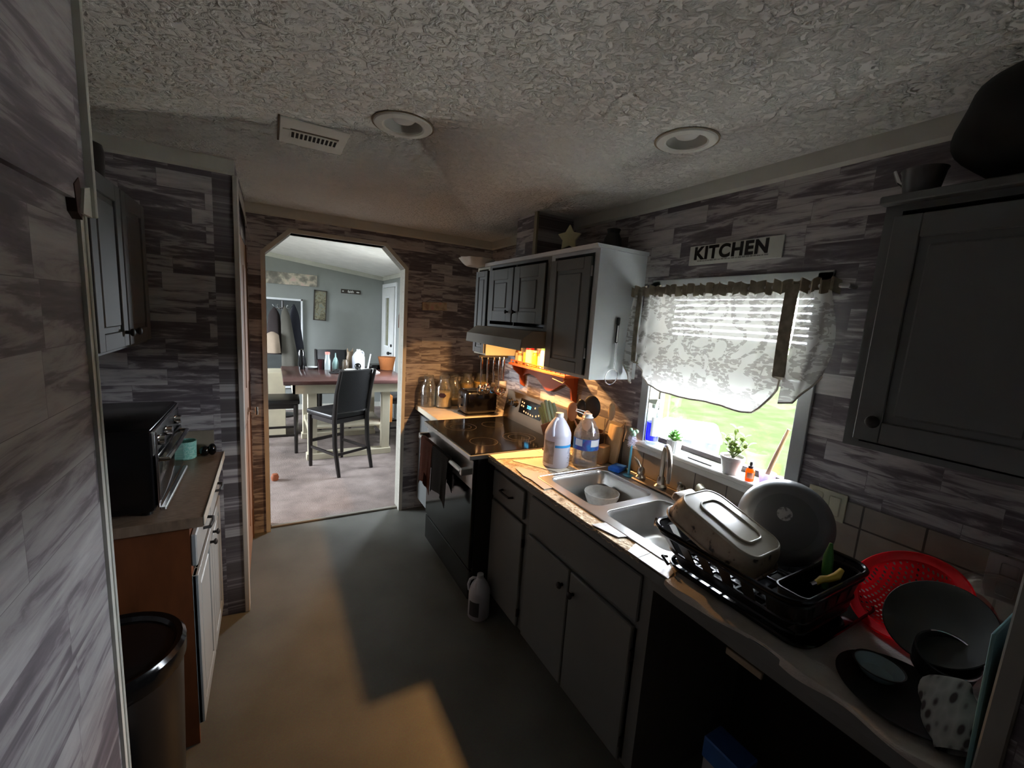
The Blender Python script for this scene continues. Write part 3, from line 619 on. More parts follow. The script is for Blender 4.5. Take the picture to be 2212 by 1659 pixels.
for i in range(3):
    for j in range(2): b.box(CE + 0.004 + 0.211 * i + 0.0015, CE + 0.004 + 0.211 * (i + 1) - 0.0015, -0.570 + 0.285 * j, -0.570 + 0.285 * (j + 1) - 0.003, CT1 - 0.004, CT1 + 0.002)
b.build('tile_surface', VTILE, ct2)
b = MB(); b.box(CE + 0.004, CE, -0.570, -0.001, CT0, CT1 + 0.001); b.build('edge_band', CREAM, ct2)
# loose vinyl tiles lying on the worn top
def vt(pts, label, m=VTILE, z=CT1 + 0.0005, t=0.0025, curl=None):
    b = MB(); b.prism([(x, y, z) for x, y in pts], (0, 0, t)); o = b.build('vinyl_tile', m)
    return tag(o, label, 'tile', 'loose vinyl tiles on the countertop')
vt([(-0.628, -1.380), (-0.33, -1.380), (-0.33, -1.500), (-0.628, -1.455)], 'tan vinyl tile lying against the stove edge at the front')
vt([(-0.328, -1.380), (-0.16, -1.380), (-0.16, -1.60), (-0.328, -1.60)], 'tan vinyl tile lying under the milky jug near the stove')
vt([(-0.555, -1.505), (-0.335, -1.515), (-0.335, -1.72), (-0.42, -1.735)], 'tan vinyl tile with a diagonal cut in front of the milky jug')
vt([(-0.60, -1.62), (-0.575, -1.61), (-0.50, -1.745), (-0.30, -1.748), (-0.30, -1.757), (-0.554, -1.757), (-0.558, -1.90), (-0.612, -1.90), (-0.605, -1.78), (-0.615, -1.72)], 'ragged grey-brown tile scrap curling at the left corner of the sink', mat('grey_brown_scrap', (166, 150, 138), 0.5), CT1 + 0.003)
vt([(-0.628, -2.25), (-0.561, -2.26), (-0.560, -2.375), (-0.600, -2.365)], 'small pale tile scrap in front of the sink divider', GTILE, CT1 + 0.003)
vt([(-0.632, -2.445), (-0.560, -2.415), (-0.560, -2.485), (-0.632, -2.49)], 'narrow whitish stone tile piece at the front right corner of the sink', GTILE)
vt([(-0.632, -2.4925), (-0.560, -2.4875), (-0.562, -2.56), (-0.59, -2.60), (-0.632, -2.615)], 'larger whitish stone tile piece beside the dish rack corner', GTILE)

# --- left base cabinet, counter, upper cabinet
L1 = thing('base_cabinet', 'left base cabinet with a stained orange-brown end panel and pale drawer fronts', 'cabinet', (-2.2, -1.28, 0))
b = MB(); b.box(-2.458, -1.935, -1.655, -1.640, 0.0, 0.874); b.build('end_panel', PLYW, L1)
b = MB(); b.box(-1.951, -1.935, -1.640, -1.61, 0.10, 0.874); b.box(-1.951, -1.935, -1.30, -1.27, 0.10, 0.874); b.box(-1.951, -1.935, -0.93, -0.902, 0.10, 0.874); b.box(-2.44, -1.951, -0.918, -0.902, 0.1, 0.874); b.box(-2.44, -1.951, -1.640, -0.92, 0.10, 0.116); b.box(-2.44, -2.01, -1.64, -0.92, 0, 0.10); b.box(-1.951, -1.935, -1.61, -0.93, 0.83, 0.874); b.box(-1.951, -1.935, -1.61, -0.93, 0.70, 0.72); b.build('face_frame', PLYW, L1)
LG = mat('pale_blue_grey_paint', (150, 158, 160), 0.35)
for y0, y1, z0, z1 in ((-1.655, -1.285, 0.725, 0.845), (-1.27, -0.915, 0.715, 0.845)):
    b = MB(); flat_leaf(b, -1.934, 1, y0, y1, z0, z1); d_ = b.build('drawer', LG, L1)
    b = MB(); pull(b, -1.916, 1, (y0 + y1) / 2 + 0.03, 0.79, 0.10); b.build('pull', BLKM, d_)
for y0, y1, ky in ((-1.655, -1.285, -1.325), (-1.27, -0.915, -1.23)):
    b = MB(); door_leaf(b, -1.934, 1, y0, y1, 0.085, 0.69); d_ = b.build('door', LG, L1)
    b = MB(); knob(b, -1.916, 1, ky, 0.645, 0.013); b.build('knob', BLKM, d_)
lc = thing('countertop', 'brown left countertop under the black oven', 'countertop', (-2.18, -1.28, 0.876))
b = MB(); b.box(-2.459, -1.893, -1.668, -0.902, 0.876, 0.914, 0.002); b.build('worn_top', noise_mat('brown_laminate', [(0.3, (104, 86, 70)), (0.55, (130, 110, 92)), (0.75, (146, 128, 108))], 12, 0.4, (3, 14, 1)), lc)
b = MB(); b.box(-1.893, -1.889, -1.668, -0.902, 0.880, 0.916, 0.001); b.build('edge_band', mat('pale_edge_band', (190, 186, 172), 0.4), lc)
b = MB(); b.box(-2.459, -1.93, -0.912, -0.9015, 0.9145, 1.03); b.build('splash_tiles', tile_mat('beige_tile_end', 'y', 0.155, 0.15, (148, 136, 118), (132, 122, 108), (60, 54, 48)), lc)
CABD = mat('dark_grey_cabinet_paint', (72, 75, 76), 0.5)
c5 = thing('wall_cabinet', 'dark grey wall cabinet over the left counter behind the near wall corner', 'cabinet', (-2.3, -1.37, 1.467))
b = MB(); carcass(b, -2.458, -2.148, -1.665, -0.99, 1.467, 2.045); b.box(-2.148, -2.164, -1.34, -1.31, 1.48, 2.03); b.build('carcass', CABD, c5)
b = MB(); door_leaf(b, -2.148, 1, -1.65, -1.335, 1.48, 2.03); d_ = b.build('door', CABD, c5); b = MB(); knob(b, -2.13, 1, -1.375, 1.53, 0.014); b.build('knob', BLKM, d_)
b = MB(); door_leaf(b, -2.148, 1, -1.32, -1.00, 1.48, 2.03); d_ = b.build('door', CABD, c5); b = MB(); knob(b, -2.13, 1, -1.28, 1.53, 0.014); b.build('knob', BLKM, d_)

# ================================================================== RANGE
SY_0, SY_1, SF = -1.370, -0.575, -0.690
rg = thing('range', 'stainless electric range with a black glass cooktop', 'stove', (-0.36, -0.97, 0))
b = MB(); b.box(-0.03, SF, SY_0, SY_1, 0.03, 0.905); b.box(-0.06, SF + 0.04, SY_0 + 0.02, SY_1 - 0.02, 0, 0.03); b.build('body', BLKM, rg)
b = MB(); b.box(-0.04, -0.745, SY_0 - 0.003, SY_1 + 0.003, 0.893, 0.919, 0.003); b.build('cooktop_rim', STEEL, rg)
b = MB(); b.box(-0.10, -0.735, SY_0 + 0.008, SY_1 - 0.008, 0.919, 0.924, 0.001); gl = b.build('glass_cooktop', BLKG, rg)
BR = mat('grey_burner_print', (52, 47, 42), 0.3)
for bx, by, r in ((-0.32, -0.80, 0.075), (-0.30, -1.14, 0.105), (-0.56, -0.80, 0.105), (-0.56, -1.16, 0.085), (-0.30, -1.14, 0.07), (-0.56, -0.80, 0.07)):
    b = MB(); b.lathe([(r - 0.0015, 0.9242), (r + 0.0015, 0.9242), (r + 0.0015, 0.9247), (r - 0.0015, 0.9247), (r - 0.0015, 0.9242)], (bx, by, 0), 40); b.build('burner_ring', BR, gl)
b = MB(); b.prism([(-0.035, SY_0 + 0.01, 0.924), (-0.115, SY_0 + 0.01, 0.924), (-0.115, SY_0 + 0.01, 0.975), (-0.085, SY_0 + 0.01, 1.135), (-0.035, SY_0 + 0.01, 1.135)], (0, SY_1 - SY_0 - 0.02, 0)); bg = b.build('backguard', mat('satin_steel_panel', (104, 91, 76), 0.36, 0.9), rg)
# face frame of the sloped panel
ez = Vector((0.03, 0, 0.16)).normalized(); ey = Vector((0, -1, 0)); en = Vector((-ez.z, 0, ez.x))
def bgp(y, h, off=0.0): p = Vector((-0.115, y, 0.975)) + ez * h + en * off; return p
def bgbox(b, y0, y1, h0, h1, o0, o1): b.prism([bgp(y0, h0, o0), bgp(y1, h0, o0), bgp(y1, h1, o0), bgp(y0, h1, o0)], en * (o1 - o0)); return b
b = MB(); bgbox(b, -1.085, -0.800, 0.030, 0.135, 0.0005, 0.003); dp = b.build('display_panel', BLKG, bg)
M = basis(ey, ez, en, bgp(-0.925, 0.088, 0.0035)); text_mesh('2:23', 0.030, M, mat('blue_clock_digits', (60, 190, 255), 0.5, emit=(60, 190, 255), estr=2.2), 'clock_digits', dp)
b = MB()
for yy, hh in ((-0.825, 0.11), (-0.85, 0.107), (-0.825, 0.085), (-0.85, 0.083), (-0.87, 0.05), (-0.90, 0.047), (-0.93, 0.045), (-0.96, 0.043), (-0.99, 0.042), (-1.0, 0.1), (-1.03, 0.05), (-1.06, 0.06), (-1.06, 0.09)): bgbox(b, yy - 0.007, yy + 0.007, hh - 0.006, hh + 0.006, 0.0031, 0.0036)
b.build('button_legends', mat('grey_button_print', (170, 160, 150), 0.5), dp)
for yy in (-0.655, -0.735, -1.155, -1.235, -1.31):
    b = MB(); p = bgp(yy, 0.08, 0.001); b.cyl(p, p + en * 0.012, 0.027, n=20); b.cyl(p + en * 0.012, p + en * 0.03, 0.021, 0.018, n=20); b.prism([p + en * 0.03 + ez * s_ * 0.018 + ey * t_ * 0.004 for s_, t_ in ((-1, -1), (1, -1), (1, 1), (-1, 1))], en * 0.008); b.build('knob', BLACK, bg)
b = MB(); b.box(SF, -0.715, SY_0 + 0.005, SY_1 - 0.005, 0.235, 0.885, 0.004); dd = b.build('oven_door', BLKG, rg)
b = MB(); b.box(-0.715, -0.720, SY_0 + 0.005, SY_1 - 0.005, 0.72, 0.885, 0.002); b.build('door_top_trim', STEEL, dd)
b = MB(); b.tube([(-0.775, SY_0 + 0.035, 0.825), (-0.775, SY_1 - 0.035, 0.825)], 0.013, 12); b.box(-0.715, -0.785, SY_0 + 0.010, SY_0 + 0.040, 0.805, 0.845, 0.004); b.box(-0.715, -0.785, SY_1 - 0.040, SY_1 - 0.010, 0.805, 0.845, 0.004); b.build('handle', STEEL, dd)
b = MB(); b.box(SF, -0.712, SY_0 + 0.005, SY_1 - 0.005, 0.045, 0.222, 0.004); b.build('storage_drawer', BLKG, rg)
# towels on the oven handle
def towel(name, y0, y1, zb, m, label, wob, zb2):
    def f(u, v):
        s = v * 2 - 1; y = y0 + (y1 - y0) * u
        zt = 0.842; L = (zt - (zb if s < 0 else zb2)) - 0.05 * math.sin(u * 3.1)
        x = -0.775 + (0.016 + 0.008 * abs(s)) * (-1 if s < 0 else 1) + wob * 0.4 * math.sin(u * 16) * abs(s)
        if abs(s) < 0.08: return Vector((-0.775 + s * 0.2, y, zt))
        return Vector((x, y * 1 + (0.03 * math.sin(u * 9)) * abs(s), zt - L * (abs(s) - 0.08) / 0.92))
    b = MB(); b.grid(f, 16, 34, 0.003); return tag(b.build(name, m), label, 'towel', 'dish towels over the oven handle')
towel('dish_towel', -0.66, -0.89, 0.50, mat('rust_brown_terry', (92, 48, 32), 0.95, bump=0.5, bscale=200, var=0.2), 'rust brown dish towel hung over the far end of the oven handle', 0.012, 0.60)
towel('dish_towel', -0.90, -1.17, 0.53, mat('black_terry', (14, 13, 14), 0.95, bump=0.5, bscale=200), 'black dish towel hung over the middle of the oven handle', 0.012, 0.62)

# ================================================================== RANGE HOOD
hd = thing('range_hood', 'low range hood under the short cabinet with its warm lamp on', 'range hood', (-0.22, -0.99, 1.49))
HM = mat('painted_hood_metal', (128, 122, 110), 0.4)
b = MB()
HY0, HY1 = -1.373, -0.616
b.box(-0.001, -0.40, HY0, HY1, 1.600, 1.610)
b.prism([(-0.40, HY0, 1.61), (-0.47, HY0, 1.56), (-0.475, HY0, 1.500), (-0.470, HY0, 1.500), (-0.463, HY0, 1.556), (-0.397, HY0, 1.602)], (0, HY1 - HY0, 0))
b.prism([(-0.001, HY0, 1.60), (-0.40, HY0, 1.60), (-0.468, HY0, 1.556), (-0.472, HY0, 1.515), (-0.001, HY0, 1.515)], (0, 0.004, 0))
b.prism([(-0.001, HY1, 1.60), (-0.40, HY1, 1.60), (-0.468, HY1, 1.556), (-0.472, HY1, 1.515), (-0.001, HY1, 1.515)], (0, -0.004, 0))
b.build('shell', HM, hd)
b = MB(); b.cyl((-0.31, -1.09, 1.599), (-0.31, -1.09, 1.592), 0.03, n=16); b.sph((-0.31, -1.09, 1.583), (0.02, 0.02, 0.014), 8); b.build('lamp_bulb', mat('lit_warm_bulb', (255, 220, 160), 0.5, emit=(255, 200, 120), estr=12), hd)
light('hood_lamp', 'AREA', (-0.31, -1.09, 1.566), HOODW, (1.0, 0.50, 0.17), size=0.05, parent=hd)

# ================================================================== SINK AND FAUCET
def rrect(x0, x1, y0, y1, r, z, n=6):
    P = []
    for cx, cyy, a0 in ((x1 - r, y1 - r, 0), (x0 + r, y1 - r, 90), (x0 + r, y0 + r, 180), (x1 - r, y0 + r, 270)):
        for k in range(n + 1):
            a = math.radians(a0 + 90 * k / n); P.append(Vector((cx + r * math.cos(a), cyy + r * math.sin(a), z)))
    return P
def loft(b, rings, cap_last=True, cap_first=False):
    R = [[b.bm.verts.new(p) for p in ring] for ring in rings]
    for A, B_ in zip(R, R[1:]):
        n = len(A)
        for k in range(n): b.bm.faces.new((A[k], A[(k + 1) % n], B_[(k + 1) % n], B_[k]))
    if cap_last: b.bm.faces.new(R[-1])
    if cap_first: b.bm.faces.new(R[0][::-1])
    return b
sk = thing('kitchen_sink', 'double-bowl stainless steel sink below the window', 'sink', (-0.3, -2.155, 0.914))
bowls = [(-0.515, -0.155, -2.135, -1.790), (-0.515, -0.155, -2.525, -2.185)]
SZ = 0.919
b = MB()
def plate(b, x0, x1, y0, y1, z0, z1): return b.box(x0, x1, y0, y1, z0, z1)
plate(b, -0.562, -0.515, -2.556, -1.757, 0.9148, SZ); plate(b, -0.155, -0.035, -2.556, -1.757, 0.9148, SZ)
plate(b, -0.515, -0.155, -1.790, -1.757, 0.9148, SZ); plate(b, -0.515, -0.155, -2.556, -2.525, 0.9148, SZ); plate(b, -0.515, -0.155, -2.185, -2.135, 0.9148, SZ)
b.tube(rrect(-0.562, -0.035, -2.556, -1.757, 0.03, 0.917), 0.0045, 6, closed=True)
# corner fillets so that bowls read rounded
for x0, x1, y0, y1 in bowls:
    for cx, cyy, sx, sy_ in ((x0, y0, 1, 1), (x1, y0, -1, 1), (x0, y1, 1, -1), (x1, y1, -1, -1)):
        r = 0.05; pts = [(cx, cyy, SZ)] + [(cx + sx * (r - r * math.sin(math.radians(a))), cyy + sy_ * (r - r * math.cos(math.radians(a))), SZ) for a in range(0, 91, 15)]
        b.prism(pts, (0, 0, -0.004))
b.build('rim', STEEL, sk)
for i, (x0, x1, y0, y1) in enumerate(bowls):
    b = MB(); rings = []
    for z, ins, r in ((SZ + 0.0005, -0.003, 0.05), (SZ - 0.004, 0.0, 0.05), (SZ - 0.02, 0.004, 0.052), (0.80, 0.014, 0.06), (0.776, 0.022, 0.062), (0.766, 0.038, 0.06), (0.764, 0.10, 0.04)):
        rings.append(rrect(x0 + ins, x1 - ins, y0 + ins, y1 - ins, r, z))
    loft(b, rings); o = b.build('bowl', STEEL, sk, sharp=60)
    b = MB(); b.lathe([(0.0, 0.7655), (0.03, 0.7655), (0.042, 0.767), (0.044, 0.7655)], ((x0 + x1) / 2, (y0 + y1) / 2, 0), 24); b.build('drain', mat('dark_drain', (50, 50, 50), 0.4, 0.8), o)
# faucet
fa = thing('faucet', 'brushed gooseneck faucet with two lever handles behind the sink', 'faucet', (-0.09, -2.10, SZ))
b = MB(); b.box(-0.122, -0.052, -2.245, -1.945, SZ, SZ + 0.012, 0.005); b.build('deck_plate', NICKEL, fa)
b = MB(); b.lathe([(0.03, SZ + 0.012), (0.03, SZ + 0.02), (0.02, SZ + 0.03), (0.018, SZ + 0.06), (0.014, SZ + 0.066)], (-0.087, -2.10, 0), 20)
pts = [(-0.087, -2.10, SZ + 0.06), (-0.087, -2.10, 1.075)]
for k in range(1, 13):
    a = PI * k / 12; pts.append((-0.087 - 0.075 * (1 - math.cos(a)) * 0.75, -2.10 - 0.075 * (1 - math.cos(a)) * 0.85, 1.075 + 0.075 * math.sin(a)))
e = Vector(pts[-1]); pts += [e + Vector((-0.004, -0.004, -0.03)), e + Vector((-0.006, -0.006, -0.045))]
b.tube(pts, 0.0115, 12); b.cyl(e + Vector((-0.006, -0.006, -0.040)), e + Vector((-0.008, -0.008, -0.058)), 0.008, n=12); b.build('spout', NICKEL, fa)
for yy, dx, dy in ((-1.975, 0.012, 0.062), (-2.215, -0.070, -0.035)):
    b = MB(); b.lathe([(0.026, SZ + 0.012), (0.026, SZ + 0.02), (0.017, SZ + 0.03), (0.020, SZ + 0.045), (0.017, SZ + 0.06), (0.012, SZ + 0.068), (0, SZ + 0.07)], (-0.087, yy, 0), 18)
    b.tube([(-0.087, yy, SZ + 0.058), (-0.087 + dx * 0.5, yy + dy * 0.5, SZ + 0.085), (-0.087 + dx, yy + dy, SZ + 0.098)], [0.010, 0.008, 0.0065], 10); b.build('handle', NICKEL, fa)

# ================================================================== CURTAIN
cu = thing('curtain', 'sheer white scroll-print valance gathered on a rod over the window', 'curtain', (-0.07, -2.22, 1.37))
def interp(P, x):
    for (a, fa_), (c, fc) in zip(P, P[1:]):
        if (a - x) * (c - x) <= 0: return fa_ + (fc - fa_) * (x - a) / (c - a) if a != c else fa_
    return P[-1][1]
TOPZ = 1.832
main = [(-1.852, 1.49), (-1.875, 1.462), (-1.90, 1.432), (-1.945, 1.398), (-2.03, 1.372), (-2.15, 1.370), (-2.256, 1.373), (-2.34, 1.374), (-2.42, 1.364), (-2.46, 1.370), (-2.50, 1.398), (-2.53, 1.44), (-2.548, 1.485), (-2.556, 1.53)]
def cf(u, v):
    y = -1.852 - (2.556 - 1.852) * u; zb = interp(main, y); z = TOPZ - (TOPZ - zb) * v
    pleat = math.sin(u * 61) * 0.006 * (1 - v) + math.sin(u * 23 + 1) * 0.007 + math.sin(u * 47) * 0.003
    edge = max(0, abs(u - 0.5) * 2 - 0.55) / 0.45
    drape = 0.010 * edge * math.sin((y + z) * 70) * v
    return Vector((-0.072 + pleat - 0.022 * math.sin(PI * v) * v + drape, y + 0.006 * math.sin(u * 61 + 1.5) * v * 0.3, z))
b = MB(); b.grid(cf, 150, 34); b.build('centre_panel', CURT, cu, sharp=180)
lf = [(-1.742, 1.60), (-1.760, 1.50), (-1.785, 1.44), (-1.81, 1.40), (-1.838, 1.40), (-1.852, 1.47)]
def cl(u, v):
    bulge = 0.022 * math.sin(PI * min(1, v * 1.1)); y0 = -1.765 + bulge; y1 = -1.848
    y = y0 + (y1 - y0) * u; zb = 1.52 - 0.13 * math.sin(u * 1.5) ; z = TOPZ - (TOPZ - zb) * v
    return Vector((-0.074 + 0.007 * math.sin(u * 9 + v * 3) - 0.015 * v, y, z))
b = MB(); b.grid(cl, 18, 26); b.build('left_flap', CURT, cu, sharp=180)
def cr_(u, v):
    bulge = 0.028 * math.sin(PI * v * 0.85); y0 = -2.572; y1 = -2.672 - bulge
    y = y0 + (y1 - y0) * u; zb = 1.435 + (0.02 * u if u < 0.35 else 0.007 + (u - 0.35) * 0.16); z = TOPZ - (TOPZ - zb) * v
    return Vector((-0.076 + 0.008 * math.sin(u * 11 + v * 5) - 0.02 * v * (1 - u), y, z))
b = MB(); b.grid(cr_, 20, 26); b.build('right_flap', CURT, cu, sharp=180)
CHEM = mat('hem_of_sheer_fabric', (176, 170, 158), 0.8)
b = MB()
hp = [cf(i / 60, 1.0) for i in range(61)]; b.tube([p + Vector((0, 0, 0.002)) for p in hp], 0.004, 6); b.tube([cr_(i / 12, 1.0) for i in range(13)], 0.0035, 6); b.tube([cl(i / 12, 1.0) for i in range(13)], 0.0035, 6)
b.build('hem', CHEM, cu)
TIE = noise_mat('olive_grey_tie_fabric', [(0.35, (110, 104, 88)), (0.6, (138, 132, 116)), (0.8, (160, 154, 140))], 30, 0.85)
for y0, y1, zb, nm in ((-1.838, -1.866, 1.505, 'tie_strap'), (-2.535, -2.578, 1.53, 'tie_strap')):
    def tf(u, v, y0=y0, y1=y1, zb=zb): return Vector((-0.098 - 0.006 * math.sin(v * 3), y0 + (y1 - y0) * u, TOPZ + 0.02 - (TOPZ + 0.02 - zb) * v))
    b = MB(); b.grid(tf, 4, 16, 0.003)
    b.grid(lambda u, v, y0=y0, y1=y1, zb=zb: Vector((-0.098 + 0.045 * v, y0 + (y1 - y0) * u, zb - 0.012 * math.sin(v * 3.1))), 4, 6, 0.003); b.build(nm, TIE, cu)
def ruff(u, v):
    y = -1.762 - (2.690 - 1.762) * u
    return Vector((-0.084 + 0.012 * math.sin(u * 190) + 0.006 * math.sin(u * 77), y, 1.868 + 0.006 * math.sin(u * 130) - 0.045 * v))
b = MB(); b.grid(ruff, 220, 4); b.build('ruffle_header', mat('dark_header_fabric', (150, 142, 124), 0.9, var=0.25, vscale=30), cu)  # header ruffle in a darker fabric than the panels
b = MB(); b.tube([(-0.012, -1.745, 1.846), (-0.062, -1.745, 1.846), (-0.066, -1.76, 1.846), (-0.066, -2.69, 1.846), (-0.062, -2.705, 1.846), (-0.012, -2.705, 1.846)], 0.008, 10); b.build('curtain_rod', STEEL, cu)

# KITCHEN sign
ks = thing('wall_sign', 'white sign reading KITCHEN on the wall above the window', 'sign', (-0.006, -2.245, 1.963))
b = MB(); b.box(-0.008, -0.0005, -2.452, -2.040, 1.963, 2.046, 0.001); b.build('board', mat('off_white_sign_board', (196, 198, 190), 0.6), ks)
INK = mat('black_sign_ink', (10, 8, 8), 0.6)
text_mesh('KITCHEN', 0.074, basis((0, -1, 0), (0, 0, 1), (-1, 0, 0), (-0.0085, -2.232, 2.010)), INK, 'lettering', ks, bold=0.0030, space=1.10)
b = MB(); random.seed(3)
y = -2.085
while y > -2.40:
    w_ = random.uniform(0.006, 0.016); b.box(-0.0088, -0.0078, y - w_, y, 1.9765, 1.9765 + random.uniform(0.004, 0.007)); y -= w_ + 0.0035
b.build('small_print', mat('grey_small_print', (140, 140, 134), 0.7), ks)

# ================================================================== CEILING FIXTURES
for nm, x, y, lab in (('recessed_light', -1.262, -1.80, 'unlit recessed ceiling light beside the air vent'), ('recessed_light', -0.428, -2.31, 'unlit recessed ceiling light nearest the window')):
    t = thing(nm, lab, 'ceiling light', (x, y, CZT), 'recessed ceiling lights')
    b = MB(); b.lathe([(0.066, CZT + 0.001), (0.098, CZT + 0.001), (0.1, CZT - 0.003), (0.096, CZT - 0.007), (0.072, CZT - 0.009), (0.066, CZT - 0.005), (0.066, CZT + 0.001)], (x, y, 0), 36); b.build('trim_ring', TRIM, t)
    b = MB(); b.lathe([(0.0675, CZT - 0.004), (0.064, CZT + 0.01), (0.056, CZT + 0.045), (0.02, CZT + 0.050), (0, CZT + 0.050)], (x, y, 0), 40); b.build('reflector_cup', mat('white_reflector_cup', (190, 190, 184), 0.45), t)
    b = MB(); b.lathe([(0.050, CZT + 0.044), (0.046, CZT + 0.024), (0.034, CZT + 0.012), (0.018, CZT + 0.006), (0, CZT + 0.004)], (x, y, 0), 36); b.build('lens', mat('frosted_lamp_lens', (196, 196, 190), 0.4), t)
    b = MB(); b.lathe([(0.0985, CZT - 0.0005), (0.106, CZT - 0.0005), (0.106, CZT - 0.0025), (0.0985, CZT - 0.003)], (x, y, 0), 36); b.build('caulk_gap', mat('stained_gap', (110, 96, 76), 0.8), t)
vn = thing('ceiling_vent', 'white ceiling air vent with dark slots', 'vent', (-1.51, -1.47, CZT), None)
b = MB(); b.box(-1.635, -1.405, -1.605, -1.345, CZT - 0.005, CZT, 0.002); b.box(-1.625, -1.44, -1.505, -1.495, CZT - 0.009, CZT - 0.005); b.build('frame', TRIM, vn)
b = MB(); b.box(-1.598, -1.436, -1.50, -1.428, CZT - 0.0062, CZT - 0.005); b.build('slot_opening', mat('dark_vent_slots', (20, 18, 14), 0.9), vn)
b = MB()
for k in range(12): b.box(-1.598 + k * 0.01473 - 0.0025, -1.598 + k * 0.01473 + 0.0025, -1.50, -1.428, CZT - 0.009, CZT - 0.0055)
b.build('louvre_bars', TRIM, vn)
b = MB(); b.box(-1.60, -1.434, -1.515, -1.508, CZT - 0.0065, CZT - 0.005); b.box(-1.641, -1.635, -1.605, -1.35, CZT - 0.003, CZT); b.build('edge_strips', mat('brown_strip', (88, 76, 58), 0.9), vn)  # thin brown strips along the vent frame

# ================================================================== ABOVE THE CABINETS
bx = thing('vent_chase', 'wallpapered box rising from the wall cabinets to the ceiling', 'box', (-0.16, -1.04, UT + 0.001))
b = MB(); b.box(-0.02, -0.285, -1.155, -0.915, UT + 0.001, CZT - 0.001); b.build('boxing', WPX, bx)
b = MB(); b.box(-0.283, -0.297, -1.166, -1.136, UT + 0.001, CZT - 0.001); b.build('corner_strip', mat('olive_corner_strip', (136, 130, 106), 0.5), bx)
fl = thing('star_decoration', 'pale star-shaped ornament standing on the tall cabinet', 'ornament', (-0.2, -1.375, UT + 0.019))
b = MB(); b.lathe([(0.0, UT + 0.019), (0.05, UT + 0.019), (0.055, UT + 0.03), (0.045, UT + 0.045), (0.02, UT + 0.05), (0, UT + 0.05)], (-0.2, -1.375, 0), 20); b.build('base', mat('dark_ornament_base', (90, 86, 64), 0.6), fl)
b = MB(); pts = []
for k in range(10):
    a = PI / 2 + 2 * PI * k / 10; r = 0.072 if k % 2 == 0 else 0.04; pts.append((-0.2 + r * math.cos(a) * 0.5, -1.375 - r * math.cos(a) * 0.86, UT + 0.11 + r * math.sin(a)))
b.prism(pts[::1], (-0.012, -0.007, 0)); b.build('star', mat('pale_yellow_star', (206, 202, 160), 0.6), fl)
b = MB(); b.box(-0.275, -0.15, -1.60, -1.44, UT + 0.0185, UT + 0.034, 0.004); tag(b.build('serving_tray', mat('pale_tray', (170, 168, 140), 0.5)), 'flat pale tray lying on the tall cabinet next to the star ornament', 'tray')
b = MB(); b.lathe([(0, 0.0), (0.035, 0.0), (0.05, 0.03), (0.045, 0.07), (0.03, 0.10), (0.036, 0.12), (0.03, 0.12), (0.026, 0.1)], (-0.10, -1.62, UT + 0.0185), 20); tag(b.build('vase', BLKM), 'small dark vase in the shadow on the tall cabinet', 'vase')
SCAL = milky_mat('white_scalloped_ceramic', (232, 230, 222), 0.15)
def scal(cx, cy_, R, z0, lab):
    def f(u, v):
        a = 2 * PI * u; r = R * (0.55 + 0.45 * v) * (1 + 0.05 * v * math.sin(a * 10)); return Vector((cx + r * math.cos(a), cy_ + r * math.sin(a), z0 + 0.002 + 0.052 * v ** 1.5))
    b = MB(); b.grid(f, 80, 8, 0.003); b.lathe([(0, z0), (R * 0.56, z0), (R * 0.56, z0 + 0.004), (0, z0 + 0.004)], (cx, cy_, 0), 40); tag(b.build('scalloped_dish', SCAL), lab, 'dish', 'scalloped dishes on the corner cabinet')
scal(-0.365, -0.49, 0.125, UT, 'white scalloped dish at the outer end of the corner cabinet top')
scal(-0.135, -0.50, 0.10, UT, 'white scalloped dish beside the wallpapered box on the cabinet top')
# over the right cabinet: dark bag and grey pan
random.seed(5)
bag = MB()
def blob(u, v):
    a = 2 * PI * u; t = PI * v - PI / 2; r = 1 + 0.06 * math.sin(3 * a + 2) * math.cos(t) + 0.05 * math.sin(5 * a + 4 * t)
    return Vector((-0.20 + 0.175 * r * math.cos(a) * math.cos(t) ** 0.8 if math.cos(t) > 0 else -0.20, -3.105 + 0.155 * r * math.sin(a) * max(0, math.cos(t)) ** 0.8, 2.171 + 0.128 * math.sin(t)))
bag.grid(blob, 40, 20); tag(bag.build('storage_bag', mat('black_woven_bag', (13, 13, 12), 0.8), sharp=180), 'big dark rounded bag on the wall cabinet right of the window', 'bag')
pn = thing('sauce_pan', 'grey pan with a shiny handle on the right wall cabinet', 'pan', (-0.2, -2.905, UT))
b = MB(); b.lathe([(0, 0.0), (0.032, 0.0), (0.042, 0.06), (0.045, 0.066), (0.042, 0.066), (0.038, 0.06), (0.03, 0.004), (0, 0.004)], (-0.27, -2.913, UT), 24); b.build('pan_body', mat('grey_pan_metal', (92, 92, 92), 0.4, 0.6), pn)
b = MB(); b.tube([(-0.27, -2.880, UT + 0.035), (-0.262, -2.862, UT + 0.05), (-0.25, -2.846, UT + 0.082)], [0.006, 0.005, 0.004], 8); b.build('handle', CHROME, pn)

# objects over the left cabinet
b = MB(); b.lathe([(0, 0), (0.05, 0), (0.062, 0.05), (0.05, 0.11), (0.028, 0.15), (0.034, 0.175), (0.028, 0.175)], (-2.215, -1.50, 2.046), 24); tag(b.build('vase', BLKG), 'glossy black vase on the left wall cabinet beside the near wall corner', 'vase')
b = MB(); b.lathe([(0, 0), (0.05, 0), (0.055, 0.10), (0.05, 0.125), (0.02, 0.14), (0, 0.145)], (-2.225, -1.30, 2.046), 24); tag(b.build('canister', mat('dark_canister_metal', (28, 27, 26), 0.3)), 'dark rounded canister on the left wall cabinet behind the black vase', 'canister')

